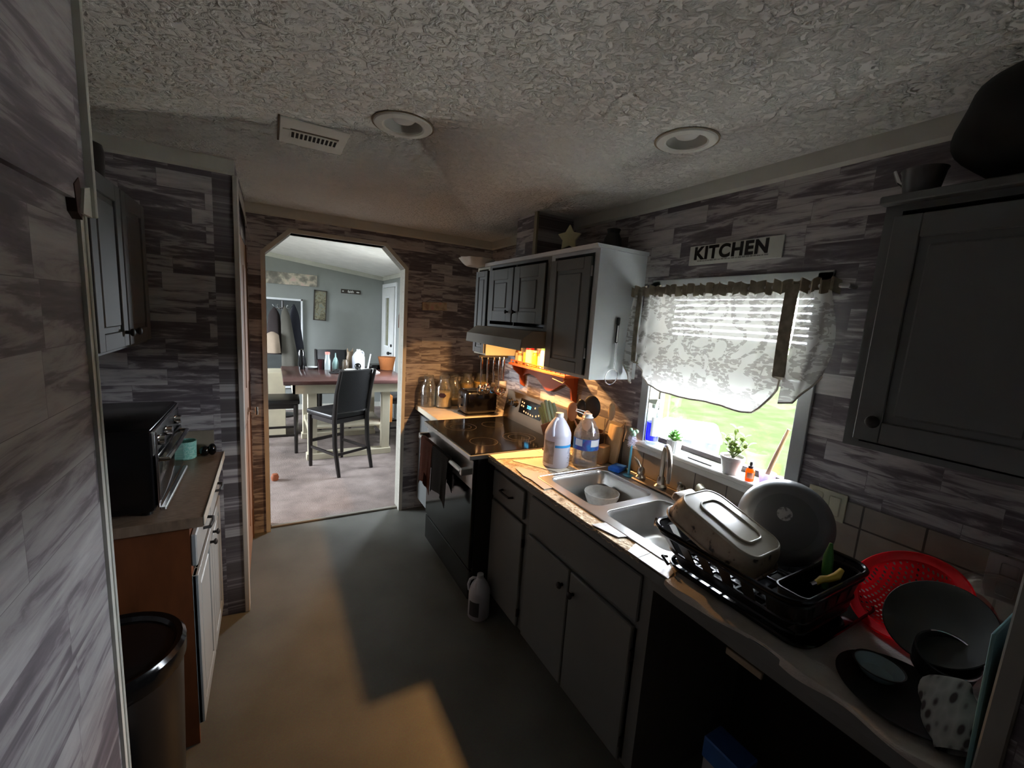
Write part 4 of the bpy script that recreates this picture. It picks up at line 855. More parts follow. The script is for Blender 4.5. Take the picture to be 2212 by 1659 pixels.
# small hanging sign on the doorway wall
hs = thing('hanging_plaque', 'small tilted pinkish plaque hung by a cord on the doorway wall', 'sign', (-0.5, -0.012, 1.70))
M = Matrix.Translation((-0.503, -0.006, 1.733)) @ Matrix.Rotation(math.radians(-3), 4, 'Y')
b = MB(); b.box(-0.105, 0.105, -0.006, 0.006, -0.033, 0.033, 0.003, M=M); b.build('board', noise_mat('painted_plaque', [(0.35, (150, 122, 104)), (0.5, (186, 170, 140)), (0.7, (196, 150, 136))], 22, 0.6), hs)
b = MB(); b.tube([M @ Vector((-0.08, -0.002, 0.03)), (-0.52, -0.004, 1.80), M @ Vector((0.08, -0.002, 0.03))], 0.0015, 6); b.build('cord', mat('brown_cord', (60, 46, 34), 0.9), hs)

# ================================================================== RANGE CORNER: SPICE SHELF, UTENSILS, JARS, TOASTER
sh = thing('spice_shelf', 'orange wooden spice shelf with a scalloped apron behind the stove', 'shelf', (-0.07, -0.99, 1.215))
b = MB(); b.box(-0.001, -0.130, -1.345, -0.635, 1.335, 1.352, 0.003); b.build('board', ORWOOD, sh)
def apron(s_): # lower outline of the apron along y
    return 1.285 - 0.085 * math.exp(-((s_ - 0.56) / 0.19) ** 2) - 0.03 * math.exp(-((s_ - 0.02) / 0.08) ** 2)
b = MB(); top = [(-0.028, -0.66 - 0.66 * i / 30, 1.334) for i in range(31)]; low = [(-0.028, -0.66 - 0.66 * i / 30, apron(i / 30)) for i in range(31)]
b.prism(top + low[::-1], (0.012, 0, 0)); b.build('apron', mat('dark_orange_wood', (150, 70, 34), 0.5), sh)
for yy in (-0.665, -1.30):
    b = MB(); b.prism([(-0.001, yy, 1.334), (-0.115, yy, 1.334), (-0.10, yy, 1.30), (-0.05, yy, 1.26), (-0.035, yy, 1.19), (-0.001, yy, 1.17)], (0, -0.016, 0)); b.build('bracket', mat('dark_orange_wood', (150, 70, 34), 0.5), sh)
b = MB(); b.tube([(-0.118, -1.335, 1.372), (-0.118, -0.645, 1.372)], 0.004, 8)
for k in range(14): b.cyl((-0.118, -0.655 - k * 0.052, 1.351), (-0.118, -0.655 - k * 0.052, 1.374), 0.0045, n=8)
b.build('gallery_rail', ORWOOD, sh)
b = MB(); b.tube([(-0.10, -1.19, 1.334), (-0.11, -1.19, 1.312), (-0.11, -1.30, 1.300), (-0.10, -1.32, 1.32)], 0.0022, 6); b.build('towel_wire', BIRCH, sh)
SPG = 'spice bottles on the orange shelf'
def bottle(x, y, z, r, h, body, cap, caph, lab, nm='spice_bottle', cat='bottle', band=None, g=SPG, lidr=0.8):
    t = thing(nm, lab, cat, (x, y, z), g)
    b = MB(); b.lathe([(0, z), (r * 0.94, z), (r, z + 0.004), (r, z + h * 0.72), (r * 0.9, z + h * 0.80), (r * 0.62, z + h * 0.86), (r * 0.6, z + h * 0.9), (0, z + h * 0.9)], (x, y, 0), 20); b.build('body', body, t)
    b = MB(); b.lathe([(0, z + h), (r * lidr, z + h), (r * lidr, z + h - caph), (0, z + h - caph)], (x, y, 0), 20); b.build('cap', cap, t)
    if band: b = MB(); b.lathe([(r + 0.0003, z + h * 0.12), (r + 0.0012, z + h * 0.12), (r + 0.0012, z + h * 0.66), (r + 0.0003, z + h * 0.66)], (x, y, 0), 20); b.build('label_band', band, t)
    return t
REDC = mat('red_cap', (160, 18, 16), 0.4); YEL = mat('yellow_label', (184, 150, 30), 0.5); CRL = mat('cream_label', (176, 160, 132), 0.5); GRC = mat('green_cap', (76, 140, 80), 0.4)
ZS_ = 1.3525
bottle(-0.07, -0.672, ZS_, 0.022, 0.115, mat('brown_spice', (96, 52, 28), 0.4), REDC, 0.032, 'small spice bottle with a red cap at the left end of the orange shelf', band=CRL)
bottle(-0.085, -0.722, ZS_, 0.019, 0.090, mat('tan_spice', (130, 100, 66), 0.4), CRL, 0.014, 'short spice bottle with a cream cap next to the end red-capped one', band=CRL)
bottle(-0.065, -0.775, ZS_, 0.022, 0.135, mat('dark_spice', (70, 44, 26), 0.4), BLACK, 0.028, 'tall dark spice bottle with a black cap and yellow label on the orange shelf', band=YEL)
t = bottle(-0.075, -0.842, ZS_, 0.031, 0.150, CRL, REDC, 0.040, 'largest spice container on the orange shelf, cream with a wide red cap', band=mat('pale_pink_label', (190, 160, 140), 0.5), lidr=0.97)
bottle(-0.075, -0.912, ZS_, 0.020, 0.112, mat('amber_spice', (190, 120, 30), 0.4), CRL, 0.014, 'yellow-labelled spice bottle with a cream cap right of the big red-capped one', band=YEL)
bottle(-0.060, -0.962, ZS_, 0.021, 0.118, mat('speckled_spice', (112, 96, 60), 0.4), mat('brown_cap', (96, 60, 40), 0.4), 0.020, 'brown-capped spice bottle between the yellow-labelled and green-capped ones', band=CRL)
bottle(-0.075, -1.015, ZS_, 0.022, 0.150, mat('lilac_label', (170, 154, 176), 0.4), GRC, 0.034, 'pale spice bottle with a light green cap at the right of the visible row', band=None)
# utensil rail under the corner cabinet and the utensils
ur = thing('utensil_rail', 'dark hook rail under the corner wall cabinet', 'rail', (-0.25, -0.60, 1.375))
b = MB(); b.box(-0.36, -0.12, -0.606, -0.590, 1.378, 1.3965, 0.002); b.build('rail', BLKM, ur)
for k, x in enumerate((-0.350, -0.300, -0.250, -0.205, -0.168)):
    b = MB(); b.tube([(x, -0.606, 1.388), (x, -0.625, 1.386), (x, -0.630, 1.378), (x, -0.626, 1.372)], 0.002, 6); b.build('hook', CHROME, ur)
def utensil(x, kind, lab, zb):
    t = thing('serving_spoon' if kind != 'ladle' else 'ladle', lab, 'utensil', (x, -0.632, zb), 'steel utensils on the hook rail')
    b = MB(); b.tube([(x, -0.632, 1.385), (x, -0.634, 1.36), (x, -0.634, 1.25), (x, -0.636, zb + 0.075)], [0.004, 0.0085, 0.006, 0.004], 8); b.build('handle', CHROME, t)
    M = Matrix.Rotation(math.radians(12), 4, 'X')
    if kind == 'spoon': b = MB(); b.sph((x, -0.638, zb + 0.042), (0.028, 0.010, 0.040), 10); b.build('spoon_bowl', CHROME, t)
    elif kind == 'fork':
        b = MB(); b.prism([(x - 0.022, -0.636, zb + 0.04), (x + 0.022, -0.636, zb + 0.04), (x + 0.012, -0.636, zb + 0.078), (x - 0.012, -0.636, zb + 0.078)], (0, -0.003, 0))
        for q in (-0.018, -0.006, 0.006, 0.018): b.box(x + q - 0.003, x + q + 0.003, -0.639, -0.636, zb, zb + 0.042)
        b.build('tines', CHROME, t)
    elif kind == 'turner': b = MB(); b.box(x - 0.032, x + 0.032, -0.639, -0.636, zb, zb + 0.08, 0.002); b.build('blade', CHROME, t)
    else: b = MB(); b.lathe([(0.0, -0.03), (0.02, -0.026), (0.036, -0.008), (0.042, 0.012), (0.040, 0.012), (0.034, -0.006), (0.018, -0.023), (0, -0.026)], (x, -0.655, zb + 0.035), 20, M=Matrix.Rotation(math.radians(50), 4, 'X')); b.build('ladle_bowl', CHROME, t)
utensil(-0.350, 'spoon', 'leftmost steel serving spoon on the hook rail', 1.105)
utensil(-0.300, 'spoon', 'second steel spoon from the left on the hook rail', 1.115)
utensil(-0.250, 'fork', 'steel serving fork in the middle of the hook rail', 1.12)
utensil(-0.205, 'ladle', 'steel ladle second from the right on the hook rail', 1.095)
utensil(-0.168, 'turner', 'dark steel turner at the right end of the hook rail', 1.13)
# jars on the corner counter
def jar(x, y, r, h, fill, fillh, lab, lid=False, tagc=None):
    z = CT1 + 0.0025; t = thing('glass_jar', lab, 'jar', (x, y, z), 'glass jars in the counter corner')
    b = MB(); b.lathe([(0, z), (r * 0.95, z), (r, z + 0.008), (r, z + h * 0.66), (r * 0.72, z + h * 0.82), (r * 0.62, z + h * 0.88), (r * 0.66, z + h), (r * 0.60, z + h), (r * 0.57, z + h * 0.88), (r * 0.67, z + h * 0.81), (r * 0.94, z + h * 0.65), (r * 0.94, z + 0.012), (0, z + 0.010)], (x, y, 0), 28); b.build('glass', GLASS, t)
    if fill: b = MB(); b.lathe([(0, z + 0.011), (r * 0.92, z + 0.012), (r * 0.92, z + fillh), (0, z + fillh + 0.006)], (x, y, 0), 24); b.build('contents', fill, t)
    if lid: b = MB(); b.lathe([(0, z + h + 0.018), (r * 0.6, z + h + 0.014), (r * 0.68, z + h), (r * 0.6, z + h - 0.004), (0, z + h - 0.004)], (x, y, 0), 24); b.build('lid', lid, t); b = MB(); b.tube([(x - r * 0.7, y - 0.004, z + h * 0.86), (x - r * 0.75, y - r * 0.5, z + h * 0.95), (x, y - r * 0.8, z + h), (x + r * 0.75, y - r * 0.5, z + h * 0.95)], 0.0022, 6); b.build('wire_bail', CHROME, t)
    if tagc:
        b = MB(); b.lathe([(0.026, 0), (0.0262, 0.0015), (0.0, 0.0015)], (0, 0, 0), 6); b.xform(Matrix.Translation((x - r * 0.55, y - r * 0.90, z + h * 0.44)) @ Matrix.Rotation(math.radians(-33), 4, 'Z') @ Matrix.Rotation(PI / 2, 4, 'X') @ Matrix.Diagonal((1.25, 0.8, 1, 1))); b.build('tag', tagc, t)
    return t
jar(-0.555, -0.085, 0.062, 0.245, None, 0, 'empty clear glass jar nearest the doorway wall', lid=GLASS)
jar(-0.445, -0.150, 0.065, 0.250, mat('flour', (222, 196, 150), 0.8), 0.13, 'glass jar of flour with a dark tag', lid=GLASS, tagc=mat('dark_violet_tag', (48, 28, 40), 0.5))
jar(-0.330, -0.075, 0.055, 0.25, mat('tan_oats', (206, 176, 120), 0.9), 0.05, 'glass jar with a little tan filling behind the toaster', lid=GLASS)
jar(-0.210, -0.075, 0.060, 0.27, mat('yellow_pasta', (216, 176, 92), 0.7), 0.18, 'tall glass jar of yellow pasta behind the toaster')
jar(-0.085, -0.085, 0.065, 0.27, mat('yellow_pasta', (216, 176, 92), 0.7), 0.20, 'glass jar of pasta in the far corner against the window wall')
to = thing('toaster', 'black two-slot toaster on the tiled counter corner', 'toaster', (-0.27, -0.42, CT1 + 0.0025))
z0 = CT1 + 0.0025
b = MB(); b.box(-0.405, -0.135, -0.515, -0.330, z0 + 0.012, z0 + 0.195, 0.028, 3); b.box(-0.40, -0.14, -0.505, -0.34, z0, z0 + 0.014, 0.003); b.build('body', mat('satin_black_toaster', (20, 18, 18), 0.22), to)
b = MB(); b.box(-0.375, -0.165, -0.478, -0.450, z0 + 0.1935, z0 + 0.1965); b.box(-0.375, -0.165, -0.400, -0.372, z0 + 0.1935, z0 + 0.1965); b.build('slot_trim', STEEL, to)
b = MB(); b.box(-0.405, -0.425, -0.445, -0.405, z0 + 0.13, z0 + 0.146, 0.004); b.cyl((-0.405, -0.425, z0 + 0.07), (-0.418, -0.425, z0 + 0.07), 0.015, n=16); b.build('lever', CHROME, to)
# utensils right of the stove
kb = thing('knife_block', 'wooden knife block holding sage green handled knives beside the stove', 'knife block', (-0.235, -1.478, CT1 + 0.003))
M = Matrix.Translation((-0.235, -1.478, CT1 + 0.030)) @ Matrix.Rotation(math.radians(-26), 4, 'X') @ Matrix.Rotation(math.radians(-6), 4, 'Y')
b = MB(); b.box(-0.045, 0.045, -0.05, 0.05, 0.0, 0.16, 0.006, 2, M=M); b.box(-0.055, 0.055, -0.05, 0.085, 0.0, 0.014, 0.003, M=Matrix.Translation((-0.235, -1.478, CT1 + 0.003))); b.build('block', mat('dark_walnut_block', (64, 40, 28), 0.5), kb)
SAGE = mat('sage_green_handle', (142, 166, 146), 0.35)
k = 0
for i in range(3):
    for j in range(3):
        if i == 2 and j == 2: continue
        b = MB(); L = 0.125 - 0.012 * ((i + j) % 3); p0 = M @ Vector((-0.030 + i * 0.030, -0.034 + j * 0.034, 0.16)); d = (M.to_3x3() @ Vector((-0.05 * (i - 1), 0.04 * (j - 1), 1))).normalized()
        b.tube([p0, p0 + d * 0.03, p0 + d * L * 0.6, p0 + d * L], [0.0085, 0.0095, 0.011, 0.0105], 10); kn = b.build('knife_handle', SAGE, kb)
        b = MB(); b.cyl(p0 + d * L, p0 + d * (L + 0.004), 0.0085, n=10); b.build('end_cap', STEEL, kn)
cr = thing('utensil_crock', 'dark crock of wooden and black cooking utensils behind the jugs', 'crock', (-0.085, -1.60, CT1))
b = MB(); b.lathe([(0, CT1), (0.055, CT1), (0.062, CT1 + 0.02), (0.062, CT1 + 0.155), (0.066, CT1 + 0.16), (0.058, CT1 + 0.16), (0.056, CT1 + 0.02), (0, CT1 + 0.015)], (-0.085, -1.60, 0), 28); b.build('pot', mat('dark_brown_crock', (52, 36, 30), 0.3), cr)
def paddle(nm, x, y, dx, dy, ztop, w_, h_, m, lab):
    t = thing(nm, lab, 'utensil', (x, y, CT1 + 0.06), 'cooking utensils in the dark crock')
    p0 = Vector((x, y, CT1 + 0.06)); p1 = Vector((x + dx, y + dy, ztop - h_)); 
    b = MB(); b.tube([p0, p1], 0.0055, 8); b.build('handle', m, t)
    c = p1 + Vector((dx * 0.2, dy * 0.2, h_ / 2)); b = MB(); b.sph(c, (0.008, w_, h_ / 2 + 0.008), 10, M=Matrix.Rotation(math.radians(30), 4, 'Z')); b.build('head', m, t)
WOODS = mat('reddish_wooden_spoon', (150, 112, 92), 0.5)
paddle('wooden_spoon', -0.105, -1.575, -0.05, 0.07, 1.215, 0.032, 0.10, WOODS, 'reddish wooden spoon leaning left in the dark crock')
paddle('spatula', -0.085, -1.60, -0.01, 0.02, 1.265, 0.052, 0.12, BLKM, 'big black slotted spatula in the dark crock')
paddle('turner', -0.095, -1.585, -0.03, 0.05, 1.235, 0.030, 0.09, BLACK, 'black turner next to the reddish spoon in the crock')
paddle('pale_spoon', -0.07, -1.625, 0.015, -0.055, 1.245, 0.020, 0.085, BIRCH, 'pale pointed wooden spoon leaning right in the dark crock')
paddle('pink_spatula', -0.115, -1.61, -0.035, -0.005, 1.19, 0.030, 0.10, mat('pale_pink_silicone', (200, 172, 160), 0.5), 'pale pink spatula behind the clear water jug')
cbd = thing('cutting_board', 'small bamboo cutting board leaning on the tiles behind the jugs', 'board', (-0.03, -1.72, CT1))
M = Matrix.Translation((-0.045, -1.715, CT1 + 0.003)) @ Matrix.Rotation(math.radians(8), 4, 'Y')
b = MB(); b.box(-0.008, 0.008, -0.045, 0.06, 0, 0.21, 0.004, 2, M=M); b.build('board', BIRCH, cbd)
b = MB(); b.tube([M @ Vector((0, -0.02, 0.205)), M @ Vector((0, -0.045, 0.24)), M @ Vector((-0.002, -0.07, 0.20)), M @ Vector((-0.004, -0.065, 0.14))], 0.003, 8); b.build('cord', BIRCH, cbd)
b = MB(); M = Matrix.Translation((-0.09, -1.69, CT1 + 0.001)) @ Matrix.Rotation(math.radians(20), 4, 'Z'); b.box(-0.045, 0.045, -0.03, 0.03, 0, 0.10, 0.012, 2, M=M); o = b.build('bread_bag', mat('tan_paper_bag', (176, 132, 88), 0.7)); tag(o, 'small tan paper packet behind the clear water jug', 'packet')

# --- jugs
def gallon(nm, x, y, z, r, h, m, lab, cat, rot=0, capm=None, handle=True, squarish=0.0):
    t = thing(nm, lab, cat, (x, y, z)); b = MB()
    prof = [(0.0, 0.0), (0.90, 0.0), (1.0, 0.03), (1.0, 0.55), (0.985, 0.57), (1.0, 0.59), (0.97, 0.64), (0.80, 0.74), (0.55, 0.84), (0.33, 0.91), (0.27, 0.925), (0.27, 0.955), (0.0, 0.955)]
    b.lathe([(r * a, z + h * c) for a, c in prof], (x, y, 0), 36); b.build('body', m, t, sharp=50)
    b = MB(); b.lathe([(0, z + h), (r * 0.30, z + h), (r * 0.31, z + h * 0.935), (0, z + h * 0.935)], (x, y, 0), 24); b.build('cap', capm or WHITE, t)
    if handle:
        ca, sa = math.cos(rot), math.sin(rot)
        P = [(0.30, 0.895), (0.66, 0.905), (0.94, 0.85), (1.06, 0.74), (0.98, 0.61)]
        b = MB(); b.tube([(x + r * a * ca, y + r * a * sa, z + h * c) for a, c in P], r * 0.13, 10); b.build('handle', m, t)
    return t
MILKY = milky_mat('milky_white_jug_plastic', (206, 210, 226), 0.25)
j1 = gallon('cleaner_jug', -0.365, -1.640, CT1 + 0.0035, 0.070, 0.284, MILKY, 'milky white cleaner jug with a thin blue stripe on its label', 'jug', rot=math.radians(212))
M0 = Matrix.Translation((-0.345, -1.655, 0))
def arc_band(b, cx, cyy, r, a0, a1, z0, z1, n=16):
    b.grid(lambda u, v: Vector((cx + r * math.cos(math.radians(a0 + (a1 - a0) * u)), cyy + r * math.sin(math.radians(a0 + (a1 - a0) * u)), z0 + (z1 - z0) * v)), n, 1, 0.0006); return b
b = MB(); arc_band(b, -0.365, -1.640, 0.0705, 225, 330, 1.03, 1.043); b.build('blue_stripe', mat('blue_label_stripe', (44, 140, 204), 0.4), j1)
b = MB(); arc_band(b, -0.365, -1.640, 0.0703, 165, 222, 0.94, 1.06); b.build('worn_label', noise_mat('faded_printed_label', [(0.4, (150, 146, 148)), (0.55, (176, 174, 180)), (0.7, (196, 196, 204))], 40, 0.5), j1)
random.seed(9); b = MB()
for k in range(9): a = random.uniform(285, 300); arc_band(b, -0.365, -1.640, 0.0706, a, a + random.uniform(7, 22), 1.018 - k * 0.009, 1.0205 - k * 0.009, 4)
b.build('label_lines', mat('faint_print', (110, 116, 140), 0.6), j1)
WAT = clear_mat('clear_bottle_plastic', (240, 243, 247), 0.10, 0.06, 0.10, (216, 220, 228))
j2 = thing('water_jug', 'clear ribbed water jug with a blue label and white cap', 'jug', (-0.195, -1.690, CT1 + 0.003)); x, y, z, r, h = -0.212, -1.690, CT1 + 0.0035, 0.068, 0.282
prof = [(0.0, 0.0), (0.88, 0.0), (0.98, 0.03)]
for k in range(5): prof += [(1.0, 0.06 + k * 0.065), (0.95, 0.085 + k * 0.065), (1.0, 0.11 + k * 0.065)] if k < 3 else []
prof += [(1.0, 0.26), (1.0, 0.52), (1.0, 0.60), (0.93, 0.68), (0.86, 0.71), (0.84, 0.75), (0.70, 0.78), (0.62, 0.84), (0.40, 0.90), (0.25, 0.93), (0.25, 0.95), (0, 0.95)]
b = MB(); b.lathe([(r * a, z + h * c) for a, c in prof], (x, y, 0), 40); b.build('body', WAT, j2, sharp=60)
b = MB(); b.lathe([(0, z + 0.006), (r * 0.9, z + 0.006), (r * 0.93, z + h * 0.3), (r * 0.93, z + h * 0.60), (0, z + h * 0.60)], (x, y, 0), 32); b.build('water', clear_mat('still_water', (228, 236, 244), 0.08, 0.02, 0.05, (200, 210, 220)), j2)
b = MB(); b.lathe([(0, z + h), (r * 0.28, z + h), (r * 0.29, z + h * 0.955), (r * 0.42, z + h * 0.93), (0, z + h * 0.93)], (x, y, 0), 24); b.build('cap', WHITE, j2)
b = MB(); b.tube([(x, y, z + h * 0.94), (x - 0.03, y + 0.02, z + h * 1.0), (x - 0.06, y + 0.035, z + h * 1.04), (x - 0.045, y + 0.05, z + h * 1.06), (x - 0.01, y + 0.02, z + h * 1.03), (x, y + 0.004, z + h * 0.96)], 0.0026, 8); b.build('carry_loop', WHITE, j2)
b = MB(); arc_band(b, x, y, r + 0.0006, 150, 345, z + h * 0.34, z + h * 0.555, 30); lb = b.build('label_band', noise_mat('blue_water_label', [(0.4, (34, 82, 166)), (0.5, (44, 120, 190)), (0.62, (76, 66, 150)), (0.75, (70, 150, 206))], 18, 0.35), j2)
b = MB(); arc_band(b, x, y, r + 0.0014, 178, 214, z + h * 0.42, z + h * 0.545); arc_band(b, x, y, r + 0.0014, 252, 300, z + h * 0.42, z + h * 0.545); b.build('white_label_panels', WHITE, lb)
j3 = gallon('milk_jug', -0.680, -1.455, 0.0, 0.060, 0.255, milky_mat('dim_white_jug', (190, 192, 198), 0.2), 'white gallon jug with a dark label on the floor beside the stove', 'jug', rot=math.radians(150), capm=mat('grey_cap', (170, 172, 176), 0.5))
b = MB(); arc_band(b, -0.680, -1.455, 0.0606, 185, 245, 0.03, 0.115); b.build('dark_label', mat('dark_jug_label', (62, 62, 66), 0.5), j3)

# --- around the sink
b = MB(); M = Matrix.Translation((-0.095, -1.822, SZ + 0.0115)) @ Matrix.Rotation(math.radians(20), 4, 'Z'); b.box(-0.048, 0.048, -0.032, 0.032, -0.011, 0.011, 0.004, 2, M=M)
tag(b.build('sponge', mat('bright_blue_sponge', (26, 104, 206), 0.8, bump=0.4, bscale=200)), 'bright blue sponge at the back left of the sink', 'sponge')
db = thing('dish_brush', 'upright blue-handled dish brush with white bristles and a green knot', 'brush', (-0.10, -1.908, SZ))
BLH = mat('light_blue_plastic', (84, 168, 196), 0.35)
b = MB(); b.lathe([(0, SZ), (0.026, SZ), (0.028, SZ + 0.004), (0.010, SZ + 0.008), (0.007, SZ + 0.014), (0, SZ + 0.014)], (-0.10, -1.908, 0), 20); b.tube([(-0.10, -1.908, SZ + 0.01), (-0.10, -1.908, SZ + 0.165)], [0.0065, 0.005], 10); b.build('handle', BLH, db)
random.seed(2); b = MB()
for k in range(260):
    a = random.uniform(0, 2 * PI); e = random.uniform(-0.9, 1.2); zc = SZ + 0.185 + random.uniform(-0.022, 0.022); d = Vector((math.cos(a) * math.cos(e), math.sin(a) * math.cos(e), math.sin(e) * 0.8)); c = Vector((-0.10, -1.908, zc)); L = 0.020 + random.uniform(0, 0.006)
    b.cyl(c, c + d * L, 0.0012, 0.0008, n=4, cap=False)
b.build('bristles', mat('white_bristles', (214, 212, 226), 0.7), db)
b = MB()
for dx, dy, dz, r_ in ((0, 0, 0.222, 0.014), (0.014, 0.008, 0.228, 0.011), (-0.012, -0.010, 0.230, 0.012), (0.004, -0.016, 0.238, 0.010), (-0.006, 0.014, 0.240, 0.010)): b.sph((-0.10 + dx, -1.912 + dy, SZ + dz), r_, 7)
b.build('top_knot', mat('sage_green_knot', (138, 168, 146), 0.5), db)
b = MB(); b.tube([(-0.060, -1.79, SZ + 0.006), (-0.052, -1.86, SZ + 0.006)], [0.010, 0.008], 8); tag(b.build('scouring_pad', mat('grey_green_pad', (104, 126, 108), 0.9, bump=0.5, bscale=150)), 'thin grey green scouring pad behind the blue sponge', 'pad')
def bowl(x, y, z, r, h, m, nm, lab, cat='bowl'):
    b = MB(); b.lathe([(0, z), (r * 0.42, z), (r * 0.5, z + 0.004), (r * 0.80, z + h * 0.40), (r * 0.97, z + h * 0.8), (r, z + h), (r * 0.965, z + h), (r * 0.93, z + h * 0.78), (r * 0.76, z + h * 0.42), (r * 0.4, z + 0.012), (0, z + 0.010)], (x, y, 0), 40); return tag(b.build(nm, m), lab, cat)
bowl(-0.265, -1.905, 0.7665, 0.086, 0.090, noise_mat('grey_stoneware', [(0.3, (150, 148, 142)), (0.7, (168, 166, 160))], 60, 0.55), 'stoneware_bowl', 'grey stoneware bowl standing in the left sink bowl')
# behind the sink to the right: yellow scrubber, scalloped holder
b = MB(); b.sph((-0.105, -2.262, SZ + 0.026), (0.035, 0.026, 0.024), 10); tag(b.build('yellow_sponge', mat('yellow_sponge_foam', (186, 178, 76), 0.85, bump=0.5, bscale=160)), 'yellow sponge beside the right faucet lever', 'sponge')
sprayer = thing('side_sprayer', 'pale brushed side sprayer head to the right of the faucet', 'sprayer', (-0.075, -2.30, SZ))
b = MB(); b.lathe([(0.022, SZ), (0.018, SZ + 0.02), (0.012, SZ + 0.03), (0, SZ + 0.03)], (-0.07, -2.29, 0), 16); b.build('base', NICKEL, sprayer)
b = MB(); b.tube([(-0.07, -2.29, SZ + 0.028), (-0.072, -2.29, SZ + 0.07), (-0.085, -2.305, SZ + 0.088), (-0.105, -2.335, SZ + 0.085)], [0.011, 0.013, 0.019, 0.017], 12); b.build('head', mat('worn_pale_nickel', (168, 166, 150), 0.35, 0.6), sprayer)
sb_ = thing('scrub_brush', 'dark round scrub brush in a white scalloped holder behind the sink', 'brush', (-0.075, -2.46, SZ))
b = MB(); b.grid(lambda u, v: Vector((-0.085 + (0.034 + 0.012 * v + 0.004 * v * math.sin(u * 2 * PI * 10)) * math.cos(2 * PI * u), -2.455 + (0.034 + 0.012 * v + 0.004 * v * math.sin(u * 2 * PI * 10)) * math.sin(2 * PI * u), SZ + 0.001 + 0.045 * v)), 80, 5, 0.002); b.build('holder', mat('white_ceramic_holder', (210, 208, 202), 0.4), sb_)
b = MB(); b.sph((-0.085, -2.455, SZ + 0.040), (0.030, 0.030, 0.024), 10); b.build('bristle_head', mat('dark_bristles', (44, 40, 36), 0.9, bump=0.8, bscale=250), sb_)

# --- window sill
SLZ = 1.0932
sp = thing('spray_bottle', 'clear spray bottle of vivid blue liquid at the left end of the window sill', 'bottle', (-0.005, -1.945, SLZ))
x, y, z = -0.005, -1.945, SLZ
b = MB(); b.lathe([(0, z), (0.030, z), (0.033, z + 0.01), (0.033, z + 0.10), (0.031, z + 0.12), (0.034, z + 0.14), (0.028, z + 0.165), (0.013, z + 0.178), (0.012, z + 0.185), (0, z + 0.185)], (x, y, 0), 28); b.build('body', clear_mat('pale_clear_bottle', (236, 246, 240), 0.1, 0.04, 0.12, (220, 234, 224)), sp)
b = MB(); b.lathe([(0, z + 0.018), (0.030, z + 0.018), (0.0305, z + 0.112), (0, z + 0.112)], (x, y, 0), 24); b.build('blue_liquid', milky_mat('vivid_blue_liquid', (36, 10, 226), 0.75, 0.2), sp)
b = MB(); b.grid(lambda u, v: Vector((x + 0.0338 * math.cos(math.radians(205 + 85 * u)), y + 0.0338 * math.sin(math.radians(205 + 85 * u)), z + 0.045 + 0.095 * v)), 12, 4, 0.0006); b.build('label', WHITE, sp)
b = MB(); b.box(x - 0.014, x + 0.014, y - 0.012, y + 0.012, z + 0.182, z + 0.205, 0.004); b.prism([(x - 0.01, y - 0.01, z + 0.20), (x - 0.01, y + 0.035, z + 0.205), (x - 0.01, y + 0.035, z + 0.222), (x - 0.01, y - 0.02, z + 0.232)], (0.02, 0, 0)); b.build('trigger_head', mat('pale_mint_plastic', (206, 222, 206), 0.4), sp)
def pot(x, y, r, h, ribs, m, nm, lab):
    t = thing(nm, lab, 'plant', (x, y, SLZ))
    def f(u, v):
        P = [(0.66, 0), (0.70, 0.02), (0.92, 0.78), (1.0, 0.80), (1.02, 0.97), (1.0, 1.0), (0.92, 1.0), (0.90, 0.86), (0.0, 0.86)] if not ribs else [(0.70, 0), (0.74, 0.03), (0.98, 0.93), (1.0, 1.0), (0.94, 1.0), (0.92, 0.88), (0, 0.88)]
        k = v * (len(P) - 1); i = min(int(k), len(P) - 2); a, c = P[i]; a2, c2 = P[i + 1]; w_ = k - i; q = a + (a2 - a) * w_; hh = c + (c2 - c) * w_
        rr = r * q * (1 + (0.035 * math.sin(u * 2 * PI * 22) if ribs and 0 < k < 2 else 0)); return Vector((x + rr * math.cos(2 * PI * u), y + rr * math.sin(2 * PI * u), SLZ + h * hh))
    b = MB(); b.grid(f, 88 if ribs else 40, 16 if not ribs else 12); b.build('pot', m, t)
    b = MB(); b.lathe([(0, SLZ + h * 0.885), (r * 0.9, SLZ + h * 0.885), (r * 0.9, SLZ + h * 0.86), (0, SLZ + h * 0.86)], (x, y, 0), 24); b.build('soil', mat('dark_potting_soil', (60, 50, 40), 0.95, bump=0.6, bscale=200), t)
    return t
def leaf(b, base, d, L, W, fold=0.2, thick=0.0012, nu=8):
    d = Vector(d).normalized(); side = d.cross(Vector((0, 0, 1))); side = side.normalized() if side.length > 1e-3 else Vector((1, 0, 0)); up = side.cross(d)
    def f(u, v):
        s = u; w_ = W * math.sin(PI * min(1, s * 0.96 + 0.04)) ** 0.75; q = (v - 0.5) * 2
        return Vector(base) + d * L * s + side * w_ * q * 0.5 + up * (abs(q) * w_ * fold + 0.10 * L * math.sin(PI * s))
    b.grid(f, nu, 4, thick)
p1 = pot(-0.012, -2.090, 0.036, 0.062, True, mat('white_ribbed_ceramic', (200, 204, 206), 0.4), 'potted_succulent', 'small green spiky succulent in a white ribbed pot on the sill')
b = MB(); random.seed(4)
for ring, (n, el, L) in enumerate(((7, 35, 0.042), (6, 55, 0.050), (5, 72, 0.056), (3, 84, 0.058))):
    for k in range(n):
        a = 2 * PI * k / n + ring * 0.5; e = math.radians(el); leaf(b, (-0.012, -2.090, SLZ + 0.052), (math.cos(a) * math.cos(e), math.sin(a) * math.cos(e), math.sin(e)), L, 0.017, 0.35, 0.004, 6)
b.build('leaves', milky_mat('bright_green_succulent', (118, 166, 88), 0.35), p1)
